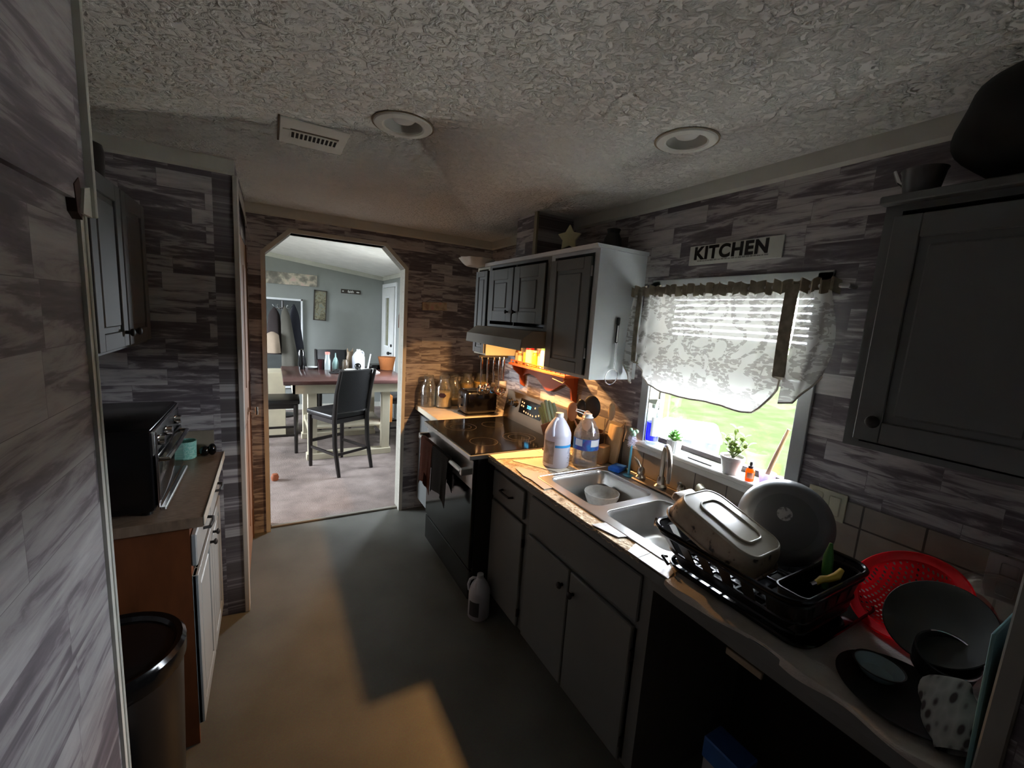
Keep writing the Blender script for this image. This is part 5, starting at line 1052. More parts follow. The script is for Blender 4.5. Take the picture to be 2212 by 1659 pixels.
p2 = pot(-0.012, -2.383, 0.047, 0.075, False, mat('white_glazed_pot', (200, 200, 196), 0.3), 'potted_jade_plant', 'leafy green plant in a white pot in the middle of the sill')
b = MB(); b2 = MB(); random.seed(12)
base = Vector((-0.012, -2.383, SLZ + 0.064))
stems = [((0.0, 0.012, 1), 0.125), ((0.05, -0.35, 1), 0.105), ((-0.1, 0.42, 1), 0.09), ((0.1, -0.75, 1), 0.085), ((-0.3, 0.1, 1), 0.07)]
for d, L in stems:
    d = Vector(d).normalized(); pts = [base + d * L * t_ + Vector((0, 0, -0.006 * t_ * t_)) for t_ in (0, 0.33, 0.66, 1)]; b2.tube(pts, [0.0026, 0.0022, 0.0018, 0.0014], 6)
    for k in range(1, 6):
        c = base + d * L * k / 5
        for s in (0, 1):
            a = k * 1.7 + s * PI + random.uniform(-0.3, 0.3); leaf(b, c, (0.6 * math.cos(a), math.sin(a), 0.45 + 0.3 * random.random()), random.uniform(0.026, 0.036), random.uniform(0.016, 0.022), 0.12)
b.build('leaves', milky_mat('olive_green_leaves', (132, 152, 70), 0.4), p2); b2.build('stems', mat('brownish_stem', (112, 120, 84), 0.7), p2)
ab = thing('dropper_bottle', 'small amber dropper bottle on the window sill', 'bottle', (-0.02, -2.467, SLZ)); x, y, z = -0.018, -2.467, SLZ
b = MB(); b.lathe([(0, z), (0.0155, z), (0.0165, z + 0.004), (0.0165, z + 0.042), (0.012, z + 0.050), (0.008, z + 0.053), (0, z + 0.053)], (x, y, 0), 24); b.build('body', milky_mat('amber_glass', (222, 116, 30), 0.7, 0.1), ab)
b = MB(); b.lathe([(0, z + 0.078), (0.004, z + 0.078), (0.006, z + 0.070), (0.0055, z + 0.062), (0.010, z + 0.061), (0.010, z + 0.051), (0, z + 0.051)], (x, y, 0), 20); b.build('dropper_cap', mat('grey_rubber_cap', (70, 66, 70), 0.5), ab)
b = MB(); b.grid(lambda u, v: Vector((x + 0.017 * math.cos(math.radians(170 + 90 * u)), y + 0.017 * math.sin(math.radians(170 + 90 * u)), z + 0.012 + 0.024 * v)), 10, 1, 0.0005); b.build('label', mat('peach_label', (236, 170, 130), 0.5), ab)
cup = thing('plastic_cup', 'small lilac clear cup holding a wooden brush handle on the sill', 'cup', (-0.012, -2.530, SLZ)); x, y = -0.012, -2.530
b = MB(); b.lathe([(0, SLZ), (0.022, SLZ), (0.031, SLZ + 0.055), (0.030, SLZ + 0.055), (0.021, SLZ + 0.003), (0, SLZ + 0.003)], (x, y, 0), 28); b.build('cup_body', clear_mat('lilac_clear_plastic', (232, 226, 240), 0.08, 0.1, 0.35, (206, 200, 224)), cup)
b = MB(); b.tube([(-0.012, -2.520, SLZ + 0.010), (0.006, -2.536, 1.20), (0.024, -2.562, 1.325)], [0.0075, 0.0085, 0.0065], 10); tag(b.build('wooden_stick', mat('light_wood_stick', (196, 164, 128), 0.5)), 'light wooden stick leaning from the lilac cup to the window corner', 'stick')
b = MB(); b.box(-0.006, 0.0, -2.300, -2.175, SLZ, SLZ + 0.006, 0.002, M=Matrix.Translation((-0.015, 0, 0))); tag(b.build('utility_knife', mat('dark_steel_blade', (60, 60, 58), 0.3, 0.8)), 'dark thin tool lying on the sill between the two plants', 'tool')

# ================================================================== DISH RACK CLUSTER
tw = MB()
def cloth(u, v):
    y = -2.615 - 0.645 * u; wav = 0.010 * math.sin(u * 9) + 0.006 * math.sin(u * 23 + 1)
    xe = -0.640 - wav; x = -0.05 + (xe + 0.05) * min(1, v / 0.9); z = CT1 + 0.0015 + 0.0012 * math.sin(u * 31) * math.sin(v * 19) + 0.001
    if v > 0.9: z = CT1 + 0.0015 - (v - 0.9) * 0.16 * (0.8 + 0.5 * math.sin(u * 14)); x = xe - 0.003
    return Vector((x, y, z))
tw.grid(cloth, 60, 30, 0.0015); tag(tw.build('drying_towel', mat('greyish_beige_towel', (186, 180, 172), 0.95, bump=0.3, bscale=220, var=0.12)), 'greyish beige towel spread over the right end of the countertop', 'towel')
TZ = CT1 + 0.0045
rk = thing('dish_rack', 'black plastic dish rack with slotted sides on a black drip tray', 'dish rack', (-0.44, -2.76, TZ))
b = MB(); P0 = rrect(-0.580, -0.205, -2.972, -2.562, 0.05, TZ + 0.002); P1 = rrect(-0.590, -0.195, -2.982, -2.556, 0.055, TZ + 0.020)
loft(b, [P1, P0]); b.tube(P1, 0.004, 6, closed=True); b.build('drip_tray', BLKG, rk)
RZ = 1.062
rim = rrect(-0.640, -0.262, -2.972, -2.528, 0.055, RZ, 8); bas = rrect(-0.572, -0.285, -2.948, -2.575, 0.045, TZ + 0.026, 8)
b = MB(); b.tube(rim, 0.0065, 8, closed=True); b.build('top_rim', mat('shiny_black_rim', (14, 14, 15), 0.18), rk)
b = MB(); b.tube(bas, 0.005, 6, closed=True)
n = len(rim)
def ringpt(ring, t_):
    k = t_ * n; i = int(k) % n; f = k - int(k); return ring[i].lerp(ring[(i + 1) % n], f)
# cumulative positions along the rim for evenly spaced slats
per = [0]; 
for i in range(n): per.append(per[-1] + (rim[(i + 1) % n] - rim[i]).length)
def at_len(L):
    L %= per[-1]
    for i in range(n):
        if per[i + 1] >= L: return (i + (L - per[i]) / (per[i + 1] - per[i])) / n
    return 0
L = 0; step = 0.068
while L < per[-1] - 0.02:
    a0, a1 = at_len(L), at_len(L + 0.036)
    p = [ringpt(rim, a0), ringpt(rim, a1), ringpt(bas, a1), ringpt(bas, a0)]
    c = sum(p, Vector()) / 4; inn = (Vector((-0.45, -2.755, c.z)) - c).normalized() * 0.004
    b.prism(p, inn); L += step
loft(b, [[rim[i].lerp(bas[i], 0.0) for i in range(n)], [rim[i].lerp(bas[i], 0.16) for i in range(n)]], cap_last=False); loft(b, [[rim[i].lerp(bas[i], 0.66) for i in range(n)], [rim[i].lerp(bas[i], 1.0) for i in range(n)]], cap_last=False)
for h in (0.16, 0.66):
    b.tube([rim[i].lerp(bas[i], h) for i in range(n)], 0.0045, 6, closed=True)
b.build('slotted_sides', BLACK, rk)
b = MB()
for k in range(9): y = -2.60 - k * 0.04; b.box(-0.565, -0.295, y - 0.003, y + 0.003, TZ + 0.022, TZ + 0.029)
for k in range(5): x = -0.56 + k * 0.062; b.box(x - 0.003, x + 0.003, -2.94, -2.58, TZ + 0.022, TZ + 0.029)
b.build('floor_grid', BLACK, rk)
b = MB(); cad = rrect(-0.585, -0.30, -2.962, -2.885, 0.02, 1.055, 5); cad2 = rrect(-0.575, -0.31, -2.955, -2.893, 0.016, TZ + 0.04, 5)
loft(b, [cad, cad2]); b.tube(cad, 0.004, 6, closed=True); b.build('cutlery_caddy', BLACK, rk)
b = MB(); b.tube([(-0.628, -2.555, 1.062), (-0.618, -2.532, 1.05), (-0.600, -2.520, 1.062)], 0.005, 8); b.tube([(-0.600, -2.585, TZ + 0.02), (-0.592, -2.553, TZ + 0.03), (-0.565, -2.550, TZ + 0.02)], 0.005, 8); b.build('corner_grip', mat('shiny_black_rim', (14, 14, 15), 0.18), rk)
# inverted baking dish
bd = thing('baking_dish', 'upside-down oblong beige baking dish leaning across the dish rack', 'dish', (-0.54, -2.71, 1.09))
A = Vector((-0.622, -2.598, 1.172)); B_ = Vector((-0.432, -2.583, 1.166)); D = Vector((-0.632, -2.838, 1.092))
ex = (B_ - A).normalized(); ey = (D - A); ey = (ey - ex * ey.dot(ex)).normalized(); nn = ex.cross(ey); nn = nn if nn.z > 0 else -nn
W_, H_ = (B_ - A).length, (D - A).length
def dring(ins, off, r):
    return [A + ex * p.x + ey * p.y + nn * off for p in rrect(ins, W_ - ins, ins, H_ - ins, r, 0, 8)]
STONE = mat('beige_stoneware_glaze', (178, 172, 156), 0.3); STONE2 = noise_mat('tan_glaze_with_brush_marks', [(0.36, (60, 50, 44)), (0.42, (168, 150, 130)), (0.7, (184, 168, 148))], 30, 0.4, (1, 1, 1))
b = MB(); loft(b, [dring(-0.018, -0.062, 0.06), dring(-0.014, -0.060, 0.06), dring(-0.008, -0.02, 0.055), dring(-0.001, -0.004, 0.05)], cap_last=False); b.build('side_wall', STONE2, bd)
b = MB(); loft(b, [dring(-0.001, -0.004, 0.05), dring(0.0, 0.0, 0.05), dring(0.006, 0.001, 0.045)]); b.tube(dring(0.003, 0.0005, 0.047), 0.003, 8, closed=True); b.build('underside', STONE, bd)
b = MB(); b.tube(dring(0.045, 0.003, 0.03), 0.0035, 8, closed=True); b.build('foot_ring', STONE, bd)
b = MB(); b.tube(dring(-0.017, -0.062, 0.06), 0.004, 8, closed=True); b.build('lip', STONE2, bd)
b = MB(); M = basis(ex, ey, nn, A + ex * (W_ * 0.5) + ey * -0.008 + nn * -0.03); b.box(-0.05, 0.05, -0.03, 0.0, -0.016, 0.010, 0.009, 3, M=M); b.build('end_grip', STONE2, bd)
# big pan in the rack seen from below
pnn = thing('stock_pan', 'large grey pan propped on its side in the rack, round base towards the room', 'pan', (-0.31, -2.77, 1.0))
nrm = Vector((-0.80, -0.42, 0.36)).normalized(); q = nrm.to_track_quat('Z', 'Y').to_matrix().to_4x4(); PC = Vector((-0.325, -2.765, 1.115))
GP = mat('grey_nonstick_enamel', (118, 120, 122), 0.38); M = Matrix.Translation(PC) @ q
b = MB(); b.lathe([(0, 0), (0.098, 0.0), (0.108, -0.004), (0.122, -0.02), (0.130, -0.045), (0.132, -0.055), (0.128, -0.055), (0.118, -0.02), (0.10, -0.008), (0, -0.006)], n=56, M=None); b.xform(M); b.build('pan_body', GP, pnn)
b = MB(); b.lathe([(0, 0.0), (0.082, 0.0), (0.083, 0.002), (0.081, 0.0025), (0, 0.0022)], n=48); b.xform(M); ob = b.build('base_plate', mat('grey_pan_base', (104, 106, 108), 0.45), pnn)
b = MB(); b.lathe([(0, 0.002), (0.0205, 0.002), (0.0205, 0.0034), (0, 0.0034)], n=32); b.xform(M @ Matrix.Translation((-0.004, 0.022, 0))); b.build('round_sticker', noise_mat('white_sticker', [(0.4, (120, 120, 122)), (0.5, (190, 190, 192)), (0.8, (206, 206, 206))], 90, 0.5), pnn)
# cutlery handles
b = MB(); b.tube([(-0.375, -2.912, 1.00), (-0.370, -2.908, 1.05), (-0.362, -2.903, 1.085), (-0.355, -2.901, 1.122)], [0.008, 0.0125, 0.012, 0.004], 12); tag(b.build('peeler', mat('green_plastic_handle', (64, 124, 60), 0.4)), 'green handled utensil standing in the rack caddy', 'utensil')
yk = thing('yellow_knife', 'yellow handled utensil lying across the rack caddy rim', 'utensil', (-0.43, -2.94, 1.055))
b = MB(); b.tube([(-0.478, -2.928, 1.052), (-0.455, -2.932, 1.060), (-0.435, -2.940, 1.061), (-0.415, -2.948, 1.068), (-0.398, -2.950, 1.083)], [0.006, 0.009, 0.0085, 0.010, 0.006], 12); b.build('handle', mat('yellow_plastic_handle', (214, 186, 66), 0.35), yk)
b = MB(); b.tube([(-0.492, -2.925, 1.050), (-0.476, -2.928, 1.053)], [0.006, 0.0065], 10); b.build('ferrule', CHROME, yk)
# colander
co = thing('colander', 'bright red perforated colander leaning against the tiles', 'colander', (-0.2, -3.03, 0.93))
m = bpy.data.materials.new('red_perforated_plastic'); m.use_nodes = True; N, L_ = nt(m); p = N['Principled BSDF']; p.inputs['Base Color'].default_value = rgb((240, 24, 40)); p.inputs['Roughness'].default_value = 0.3; p.inputs['Subsurface Weight'].default_value = 0.0
cn = Vector((-0.66, 0.20, 0.70)).normalized(); CC = Vector((-0.225, -3.035, 1.018)); MC = Matrix.Translation(CC) @ cn.to_track_quat('Z', 'Y').to_matrix().to_4x4()
b = MB(); b.lathe([(0.128, 0.003), (0.132, 0.0), (0.128, -0.004), (0.108, -0.006), (0.098, -0.03), (0.078, -0.055), (0.045, -0.068), (0, -0.072)], n=64); b.xform(MC); o = b.build('perforated_bowl', m, co, sharp=60)
g = N.new('ShaderNodeNewGeometry'); vm = N.new('ShaderNodeVectorMath'); vm.operation = 'SUBTRACT'; vm.inputs[1].default_value = CC; L_.new(g.outputs['Position'], vm.inputs[0])
U_ = MC.to_3x3() @ Vector((1, 0, 0)); V_ = MC.to_3x3() @ Vector((0, 1, 0)); W2 = MC.to_3x3() @ Vector((0, 0, 1))
def dotn(vec):
    d = N.new('ShaderNodeVectorMath'); d.operation = 'DOT_PRODUCT'; d.inputs[1].default_value = vec; L_.new(vm.outputs[0], d.inputs[0]); return d
def mth(op, a, bb=None):
    x = N.new('ShaderNodeMath'); x.operation = op
    for i_, s_ in enumerate((a, bb)):
        if s_ is None: continue
        if isinstance(s_, (int, float)): x.inputs[i_].default_value = s_
        else: L_.new(s_, x.inputs[i_])
    return x.outputs[0]
du, dv, dw = dotn(U_).outputs['Value'], dotn(V_).outputs['Value'], dotn(W2).outputs['Value']
fu = mth('SUBTRACT', mth('FRACT', mth('MULTIPLY', du, 95.0)), 0.5); fv = mth('SUBTRACT', mth('FRACT', mth('MULTIPLY', dv, 95.0)), 0.5)
rr = mth('SQRT', mth('ADD', mth('MULTIPLY', fu, fu), mth('MULTIPLY', fv, fv)))
hole = mth('MULTIPLY', mth('LESS_THAN', rr, 0.24), mth('LESS_THAN', dw, -0.012))
tr = N.new('ShaderNodeBsdfTransparent'); trl = N.new('ShaderNodeBsdfTranslucent'); trl.inputs[0].default_value = rgb((250, 30, 44)); am = N.new('ShaderNodeMixShader'); am.inputs[0].default_value = 0.45; L_.new(p.outputs[0], am.inputs[1]); L_.new(trl.outputs[0], am.inputs[2]); mxs = N.new('ShaderNodeMixShader'); L_.new(hole, mxs.inputs[0]); L_.new(am.outputs[0], mxs.inputs[1]); L_.new(tr.outputs[0], mxs.inputs[2]); L_.new(mxs.outputs[0], N['Material Output'].inputs[0])
# dark round lid leaning in front, griddle, glass bowl, mug, mitt, board, glass lid
def disc_thing(nm, lab, cat, c, nv, prof, m, seg=56):
    t = MB(); t.lathe(prof, n=seg); t.xform(Matrix.Translation(c) @ Vector(nv).normalized().to_track_quat('Z', 'Y').to_matrix().to_4x4()); return tag(t.build(nm, m), lab, cat)
disc_thing('dinner_plate', 'dark green-black round plate leaning in front of the red colander', 'plate', (-0.325, -3.125, 1.028), (-0.70, 0.15, 0.70), [(0, 0), (0.055, 0), (0.075, 0.006), (0.100, 0.012), (0.102, 0.010), (0.076, 0.001), (0.05, -0.005), (0, -0.005)], mat('dark_slate_plate', (44, 48, 46), 0.5))
gt_ = thing('griddle_pan', 'round black griddle pan lying flat on the beige towel', 'pan', (-0.515, -3.135, TZ))
b = MB(); b.lathe([(0, TZ), (0.098, TZ), (0.116, TZ + 0.014), (0.118, TZ + 0.017), (0.112, TZ + 0.016), (0.096, TZ + 0.006), (0, TZ + 0.005)], (-0.510, -3.135, 0), 56); b.build('pan_body', mat('black_griddle_coating', (26, 27, 27), 0.55), gt_)
GB = thing('glass_bowl', 'small frosted glass bowl standing on the black griddle', 'bowl', (-0.492, -3.085, TZ + 0.005)); z = TZ + 0.0062; x, y = -0.492, -3.083
b = MB(); b.lathe([(0, z), (0.026, z), (0.030, z + 0.003), (0.044, z + 0.022), (0.046, z + 0.025), (0.042, z + 0.024), (0.028, z + 0.006), (0, z + 0.005)], (x, y, 0), 36); b.build('glass_body', mat('frosted_blue_grey_glass', (128, 144, 150), 0.25), GB)
b = MB(); b.lathe([(0.044, z + 0.023), (0.0475, z + 0.0245), (0.0475, z + 0.0265), (0.044, z + 0.0255), (0.044, z + 0.023)], (x, y, 0), 36); b.build('dark_rim', BLACK, GB)
mg = thing('saucepan', 'small black saucepan with a shiny steel edge behind the griddle', 'pan', (-0.365, -3.15, TZ + 0.02)); M = Matrix.Translation((-0.365, -3.150, TZ + 0.03)) @ Matrix.Rotation(math.radians(-24), 4, 'Y') @ Matrix.Rotation(math.radians(10), 4, 'X')
b = MB(); b.lathe([(0, 0), (0.046, 0), (0.052, 0.006), (0.054, 0.058), (0.050, 0.058), (0.048, 0.008), (0, 0.006)], n=40); b.xform(M); b.build('pan_body', BLKM, mg)
b = MB(); b.tube([M @ Vector((0.0535 * math.cos(math.radians(a)), 0.0535 * math.sin(math.radians(a)), 0.060)) for a in range(-150, 60, 10)], 0.0028, 8); b.build('steel_edge', CHROME, mg)
# oven mitt
def mitt(u, v):
    a = 2 * PI * u; s = v; wdt = 0.050 * (0.75 + 0.35 * math.sin(PI * min(1, s * 0.9)) ) * (1 if s < 0.9 else math.sqrt(max(0, 1 - ((s - 0.9) / 0.1) ** 2)) * 0.999 + 0.001)
    c = Vector((-0.600, -3.238, TZ + 0.022)).lerp(Vector((-0.452, -3.175, 0.985)), s)
    ax = Vector((0.38, -0.75, 0.30)).normalized(); up = Vector((-0.5, -0.1, 0.85)).normalized()
    wr = 1 + 0.07 * math.sin(a * 3 + s * 14)
    return c + ax * wdt * math.cos(a) * wr * 0.8 + up * wdt * 0.32 * math.sin(a) * wr
m = bpy.data.materials.new('grey_leaf_print_cotton'); m.use_nodes = True; N, L_ = nt(m); p = N['Principled BSDF']; p.inputs['Roughness'].default_value = 0.9
g = N.new('ShaderNodeNewGeometry'); mp = N.new('ShaderNodeMapping'); mp.inputs['Rotation'].default_value = (0.4, 0.5, 0.7); mp.inputs['Scale'].default_value = (16, 75, 50); L_.new(g.outputs['Position'], mp.inputs[0]); vo = N.new('ShaderNodeTexVoronoi'); vo.inputs['Scale'].default_value = 1.0; L_.new(mp.outputs[0], vo.inputs['Vector'])
cr = ramp(N, [(0.28, (52, 40, 38)), (0.42, (122, 120, 116)), (0.8, (140, 138, 132))]); L_.new(vo.outputs['Distance'], cr.inputs[0]); L_.new(cr.outputs[0], p.inputs['Base Color'])
b = MB(); b.grid(mitt, 36, 26); tag(b.build('oven_mitt', m, sharp=180), 'grey leaf-print oven mitt at the counter end beside the partition', 'mitt')
b = MB(); M = Matrix.Translation((-0.52, -3.2545, TZ)) @ Matrix.Rotation(math.radians(-2), 4, 'X'); b.box(-0.085, 0.085, -0.004, 0.003, 0, 0.27, 0.003, 2, M=M); tag(b.build('cutting_mat', mat('teal_plastic_board', (96, 136, 138), 0.5)), 'thin teal cutting board leaning on the partition', 'board')
disc_thing('pan_cover', 'clear glass pan lid leaning in the back right counter corner', 'lid', (-0.115, -3.165, 1.022), (-0.8, 0.2, 0.5), [(0.096, -0.002), (0.100, 0), (0.096, 0.003), (0.07, 0.016), (0.03, 0.024), (0, 0.025), (0, 0.022), (0.03, 0.021), (0.07, 0.013), (0.094, 0.0)], GLASS)
ol = thing('power_outlet', 'pale outlet plate on the tiles at the far right', 'outlet', (-0.012, -3.165, 1.02))
b = MB(); b.box(-0.016, -0.0085, -3.205, -3.122, 1.018, 1.140, 0.003, 2); b.build('wall_plate', mat('almond_plate', (150, 142, 140), 0.35), ol)
b = MB(); b.box(-0.019, -0.016, -3.18, -3.147, 1.035, 1.07, 0.004, 2); b.box(-0.019, -0.016, -3.18, -3.147, 1.088, 1.123, 0.004, 2); b.build('socket_face', mat('almond_plate', (150, 142, 140), 0.35), ol)
sw = thing('wall_switch', 'cream double rocker switch plate on the wall right of the window', 'switch', (-0.012, -2.735, 1.05))
b = MB(); b.box(-0.015, -0.0085, -2.795, -2.678, 1.062, 1.160, 0.004, 2); b.build('wall_plate', mat('cream_switch_plate', (176, 172, 148), 0.4), sw)
for yy in (-2.708, -2.763): b = MB(); b.box(-0.019, -0.015, yy - 0.017, yy + 0.017, 1.078, 1.145, 0.003); b.build('rocker', mat('cream_switch_plate', (176, 172, 148), 0.4), sw)
# inside the dark bay
bb_ = thing('cleaner_box', 'blue and white box standing in the dark open bay', 'box', (-0.42, -2.78, 0.0))
b = MB(); b.box(-0.47, -0.39, -2.83, -2.71, 0, 0.37, 0.004); b.build('carton', mat('dull_white_carton', (150, 150, 156), 0.6), bb_); b = MB(); b.box(-0.474, -0.386, -2.834, -2.706, 0.30, 0.375, 0.004); b.build('blue_top', mat('blue_carton_top', (44, 92, 160), 0.5), bb_)
# tea strainer / skimmer hung on the cabinet side
wk = thing('wire_skimmer', 'wire skimmer with a black and white handle hung on the window-lit cabinet side', 'utensil', (-0.13, -1.79, 1.38))
b = MB(); b.box(-0.175, -0.158, -1.799, -1.788, 1.585, 1.708, 0.004); b.box(-0.176, -0.157, -1.800, -1.786, 1.675, 1.712, 0.004); b.build('black_grip', BLACK, wk)
b = MB(); b.box(-0.1745, -0.1655, -1.8005, -1.7995, 1.590, 1.672, 0.0003); b.build('white_inlay', WHITE, wk)
b = MB(); b.tube([(-0.170, -1.794, 1.588), (-0.168, -1.795, 1.45)], 0.002, 6); b.tube([(-0.163, -1.794, 1.588), (-0.160, -1.795, 1.45)], 0.002, 6)
cxx = Vector((-0.185, -1.802, 1.415)); b.tube([cxx + Vector((0.040 * math.cos(a), 0.008 * math.sin(a), 0.036 * math.sin(a) + 0.012 * math.cos(a))) for a in [2 * PI * k / 28 for k in range(28)]], 0.0026, 8, closed=True); b.build('wire_loop', CHROME, wk)

# ================================================================== LEFT SIDE OBJECTS
ov = thing('countertop_oven', 'large black countertop oven at the near end of the left counter', 'oven', (-2.22, -1.33, CT1 + 0.001))
b = MB(); b.box(-2.44, -2.030, -1.615, -1.12, CT1 + 0.014, 1.225, 0.016, 2); 
for x, y in ((-2.41, -1.58), (-2.06, -1.58), (-2.41, -1.16), (-2.07, -1.16)): b.cyl((x, y, CT1 + 0.001), (x, y, CT1 + 0.016), 0.016, n=12)
b.build('housing', mat('gloss_black_oven', (11, 11, 12), 0.24), ov)
b = MB(); b.box(-2.030, -2.020, -1.600, -1.14, 0.945, 1.125, 0.006, 2); do = b.build('glass_door', BLKG, ov)
b = MB(); b.tube([(-2.022, -1.57, 1.105), (-1.998, -1.57, 1.105), (-1.995, -1.36, 1.105), (-1.998, -1.17, 1.105), (-2.022, -1.17, 1.105)], 0.008, 10); b.build('handle', CHROME, do)
b = MB(); b.box(-2.026, -2.018, -1.605, -1.592, 0.94, 1.21, 0.003); b.box(-2.03, -2.022, -1.60, -1.14, 1.212, 1.219, 0.002); b.build('chrome_trim', CHROME, ov)
for zz, yy in ((1.165, -1.53), (1.165, -1.40), (1.165, -1.22)): b = MB(); b.cyl((-2.030, yy, zz), (-2.008, yy, zz), 0.019, 0.016, n=20); b.build('knob', CHROME, ov)
b = MB(); b.box(-2.022, -2.004, -1.60, -1.15, 0.928, 0.940, 0.003); b.build('crumb_tray', STEEL, ov)
mcup = thing('mint_cup', 'mint green patterned mug on the left counter behind the black oven', 'mug', (-2.03, -0.955, CT1 + 0.001)); x, y, z = -2.035, -0.965, CT1 + 0.001
b = MB(); b.lathe([(0, z), (0.036, z), (0.040, z + 0.005), (0.042, z + 0.085), (0.038, z + 0.085), (0.036, z + 0.008), (0, z + 0.006)], (x, y, 0), 32); b.build('mug_body', noise_mat('mint_patterned_glaze', [(0.42, (112, 178, 164)), (0.5, (170, 212, 200)), (0.56, (120, 186, 172))], 40, 0.35, dist=2), mcup)
b = MB(); b.tube([(x - 0.040, y - 0.01, z + 0.07), (x - 0.062, y - 0.02, z + 0.065), (x - 0.064, y - 0.02, z + 0.035), (x - 0.040, y - 0.01, z + 0.02)], 0.005, 8); b.build('handle', mat('mint_glaze', (128, 190, 176), 0.35), mcup)
b = MB(); b.sph((-1.965, -0.955, CT1 + 0.026), (0.022, 0.022, 0.025), 10); b.sph((-1.935, -0.950, CT1 + 0.030), (0.018, 0.022, 0.029), 10); tag(b.build('ornament', BLKG), 'small shiny black object next to the mint mug', 'ornament')
tc = thing('trash_can', 'black-lidded stainless trash can in front of the orange end panel', 'trash can', (-2.09, -1.87, 0))
def dr_(s, z): # D-shaped outline, flat towards the wall
    P = []
    for k in range(40):
        a = 2 * PI * k / 40; P.append(Vector((-2.12 + 0.185 * s * math.cos(a) * (1 if math.cos(a) > 0 else 0.7), -1.865 + 0.18 * s * math.sin(a), z)))
    return P
b = MB(); loft(b, [dr_(0.90, 0.0), dr_(0.93, 0.05), dr_(1.0, 0.56)], cap_first=True); b.build('steel_body', mat('dark_steel_body', (96, 96, 98), 0.28, 0.95), tc)
b = MB(); loft(b, [dr_(1.03, 0.55), dr_(1.05, 0.565), dr_(1.05, 0.605), dr_(1.0, 0.618), dr_(0.92, 0.612), dr_(0.88, 0.600), dr_(0.6, 0.606)], cap_first=False); b.build('lid', mat('gloss_black_lid', (14, 14, 15), 0.16), tc)
b = MB(); loft(b, [dr_(0.955, 0.0), dr_(0.955, 0.035)]); b.box(-2.02, -1.93, -2.04, -1.99, 0.005, 0.03, 0.006); b.build('foot_ring', BLACK, tc)
b = MB()
b.grid(lambda u, v: Vector((-1.965 + (0.088 * max(0, math.cos(PI * v - PI / 2)) ** 0.6) * math.cos(2 * PI * u) * (1 + 0.05 * math.sin(6 * PI * u)), -2.145 + (0.09 * max(0, math.cos(PI * v - PI / 2)) ** 0.6) * math.sin(2 * PI * u), 0.20 - 0.20 * math.cos(PI * v))), 36, 18); tag(b.build('trash_bag', mat('black_bin_liner', (12, 12, 12), 0.35), sharp=180), 'black tied bag slumped on the floor in front of the trash can', 'bag')

# ================================================================== OUTSIDE THE WINDOW
def tub(x, y, z, w_, d_, h_, rz, lab):
    t = thing('storage_bin', lab, 'storage bin', (x, y, z), 'clear storage bins on the grass')
    M = Matrix.Translation((x, y, z)) @ Matrix.Rotation(rz, 4, 'Z')
    b = MB(); R0 = [M @ p for p in rrect(-w_ * 0.44, w_ * 0.44, -d_ * 0.44, d_ * 0.44, 0.06, 0.0)]; R1 = [M @ p for p in rrect(-w_ * 0.48, w_ * 0.48, -d_ * 0.48, d_ * 0.48, 0.07, h_ * 0.9)]
    loft(b, [R0, R1], cap_first=True); b.build('bin_body', milky_mat('cloudy_clear_plastic', (32, 40, 47), 0.3), t)
    b = MB(); loft(b, [[M @ p for p in rrect(-w_ / 2, w_ / 2, -d_ / 2, d_ / 2, 0.08, h_ * 0.9)], [M @ p for p in rrect(-w_ / 2, w_ / 2, -d_ / 2, d_ / 2, 0.08, h_ * 0.95)], [M @ p for p in rrect(-w_ * 0.46, w_ * 0.46, -d_ * 0.46, d_ * 0.46, 0.08, h_)]], cap_first=True); b.build('bin_lid', mat('white_bin_lid', (56, 60, 63), 0.5), t)
    for s_ in (-1, 1): b = MB(); b.box(-0.10, 0.10, s_ * d_ / 2 - 0.02, s_ * d_ / 2 + 0.02, h_ * 0.80, h_ * 0.93, 0.01, M=M); b.build('latch', mat('grey_blue_latch', (70, 84, 100), 0.5), t)
tub(4.65, 1.28, -0.75, 1.35, 0.95, 0.78, math.radians(38), 'large cloudy plastic storage bin with a white lid on the ground outside')

# ================================================================== DINING ROOM
dt = thing('dining_table', 'counter-height dining table with a cherry top and cream base', 'table', (-0.95, 1.9, 0.008))
b = MB(); b.box(-1.575, -0.28, 1.375, 2.62, 0.862, 0.902, 0.006, 2); b.build('tabletop', TTOP, dt)
b = MB(); b.box(-1.49, -0.36, 1.46, 1.485, 0.755, 0.862); b.box(-1.49, -0.36, 2.51, 2.535, 0.755, 0.862); b.box(-1.49, -1.465, 1.46, 2.535, 0.755, 0.862); b.box(-0.385, -0.36, 1.46, 2.535, 0.755, 0.862); b.build('apron', CREAM, dt)
for x, y in ((-1.30, 1.56), (-0.52, 1.56), (-1.30, 2.42), (-0.52, 2.42)): b = MB(); b.box(x - 0.045, x + 0.045, y - 0.045, y + 0.045, 0.06, 0.80, 0.004); b.build('leg', CREAM, dt)
b = MB(); b.box(-1.36, -0.46, 1.50, 1.62, 0.008, 0.075, 0.004); b.box(-1.36, -0.46, 2.36, 2.48, 0.008, 0.075, 0.004); b.box(-1.33, -1.27, 1.6, 2.4, 0.24, 0.32, 0.004); b.box(-0.55, -0.49, 1.6, 2.4, 0.24, 0.32, 0.004); b.box(-1.30, -0.52, 1.7, 2.28, 0.30, 0.325, 0.004); b.build('base_frame', CREAM, dt)
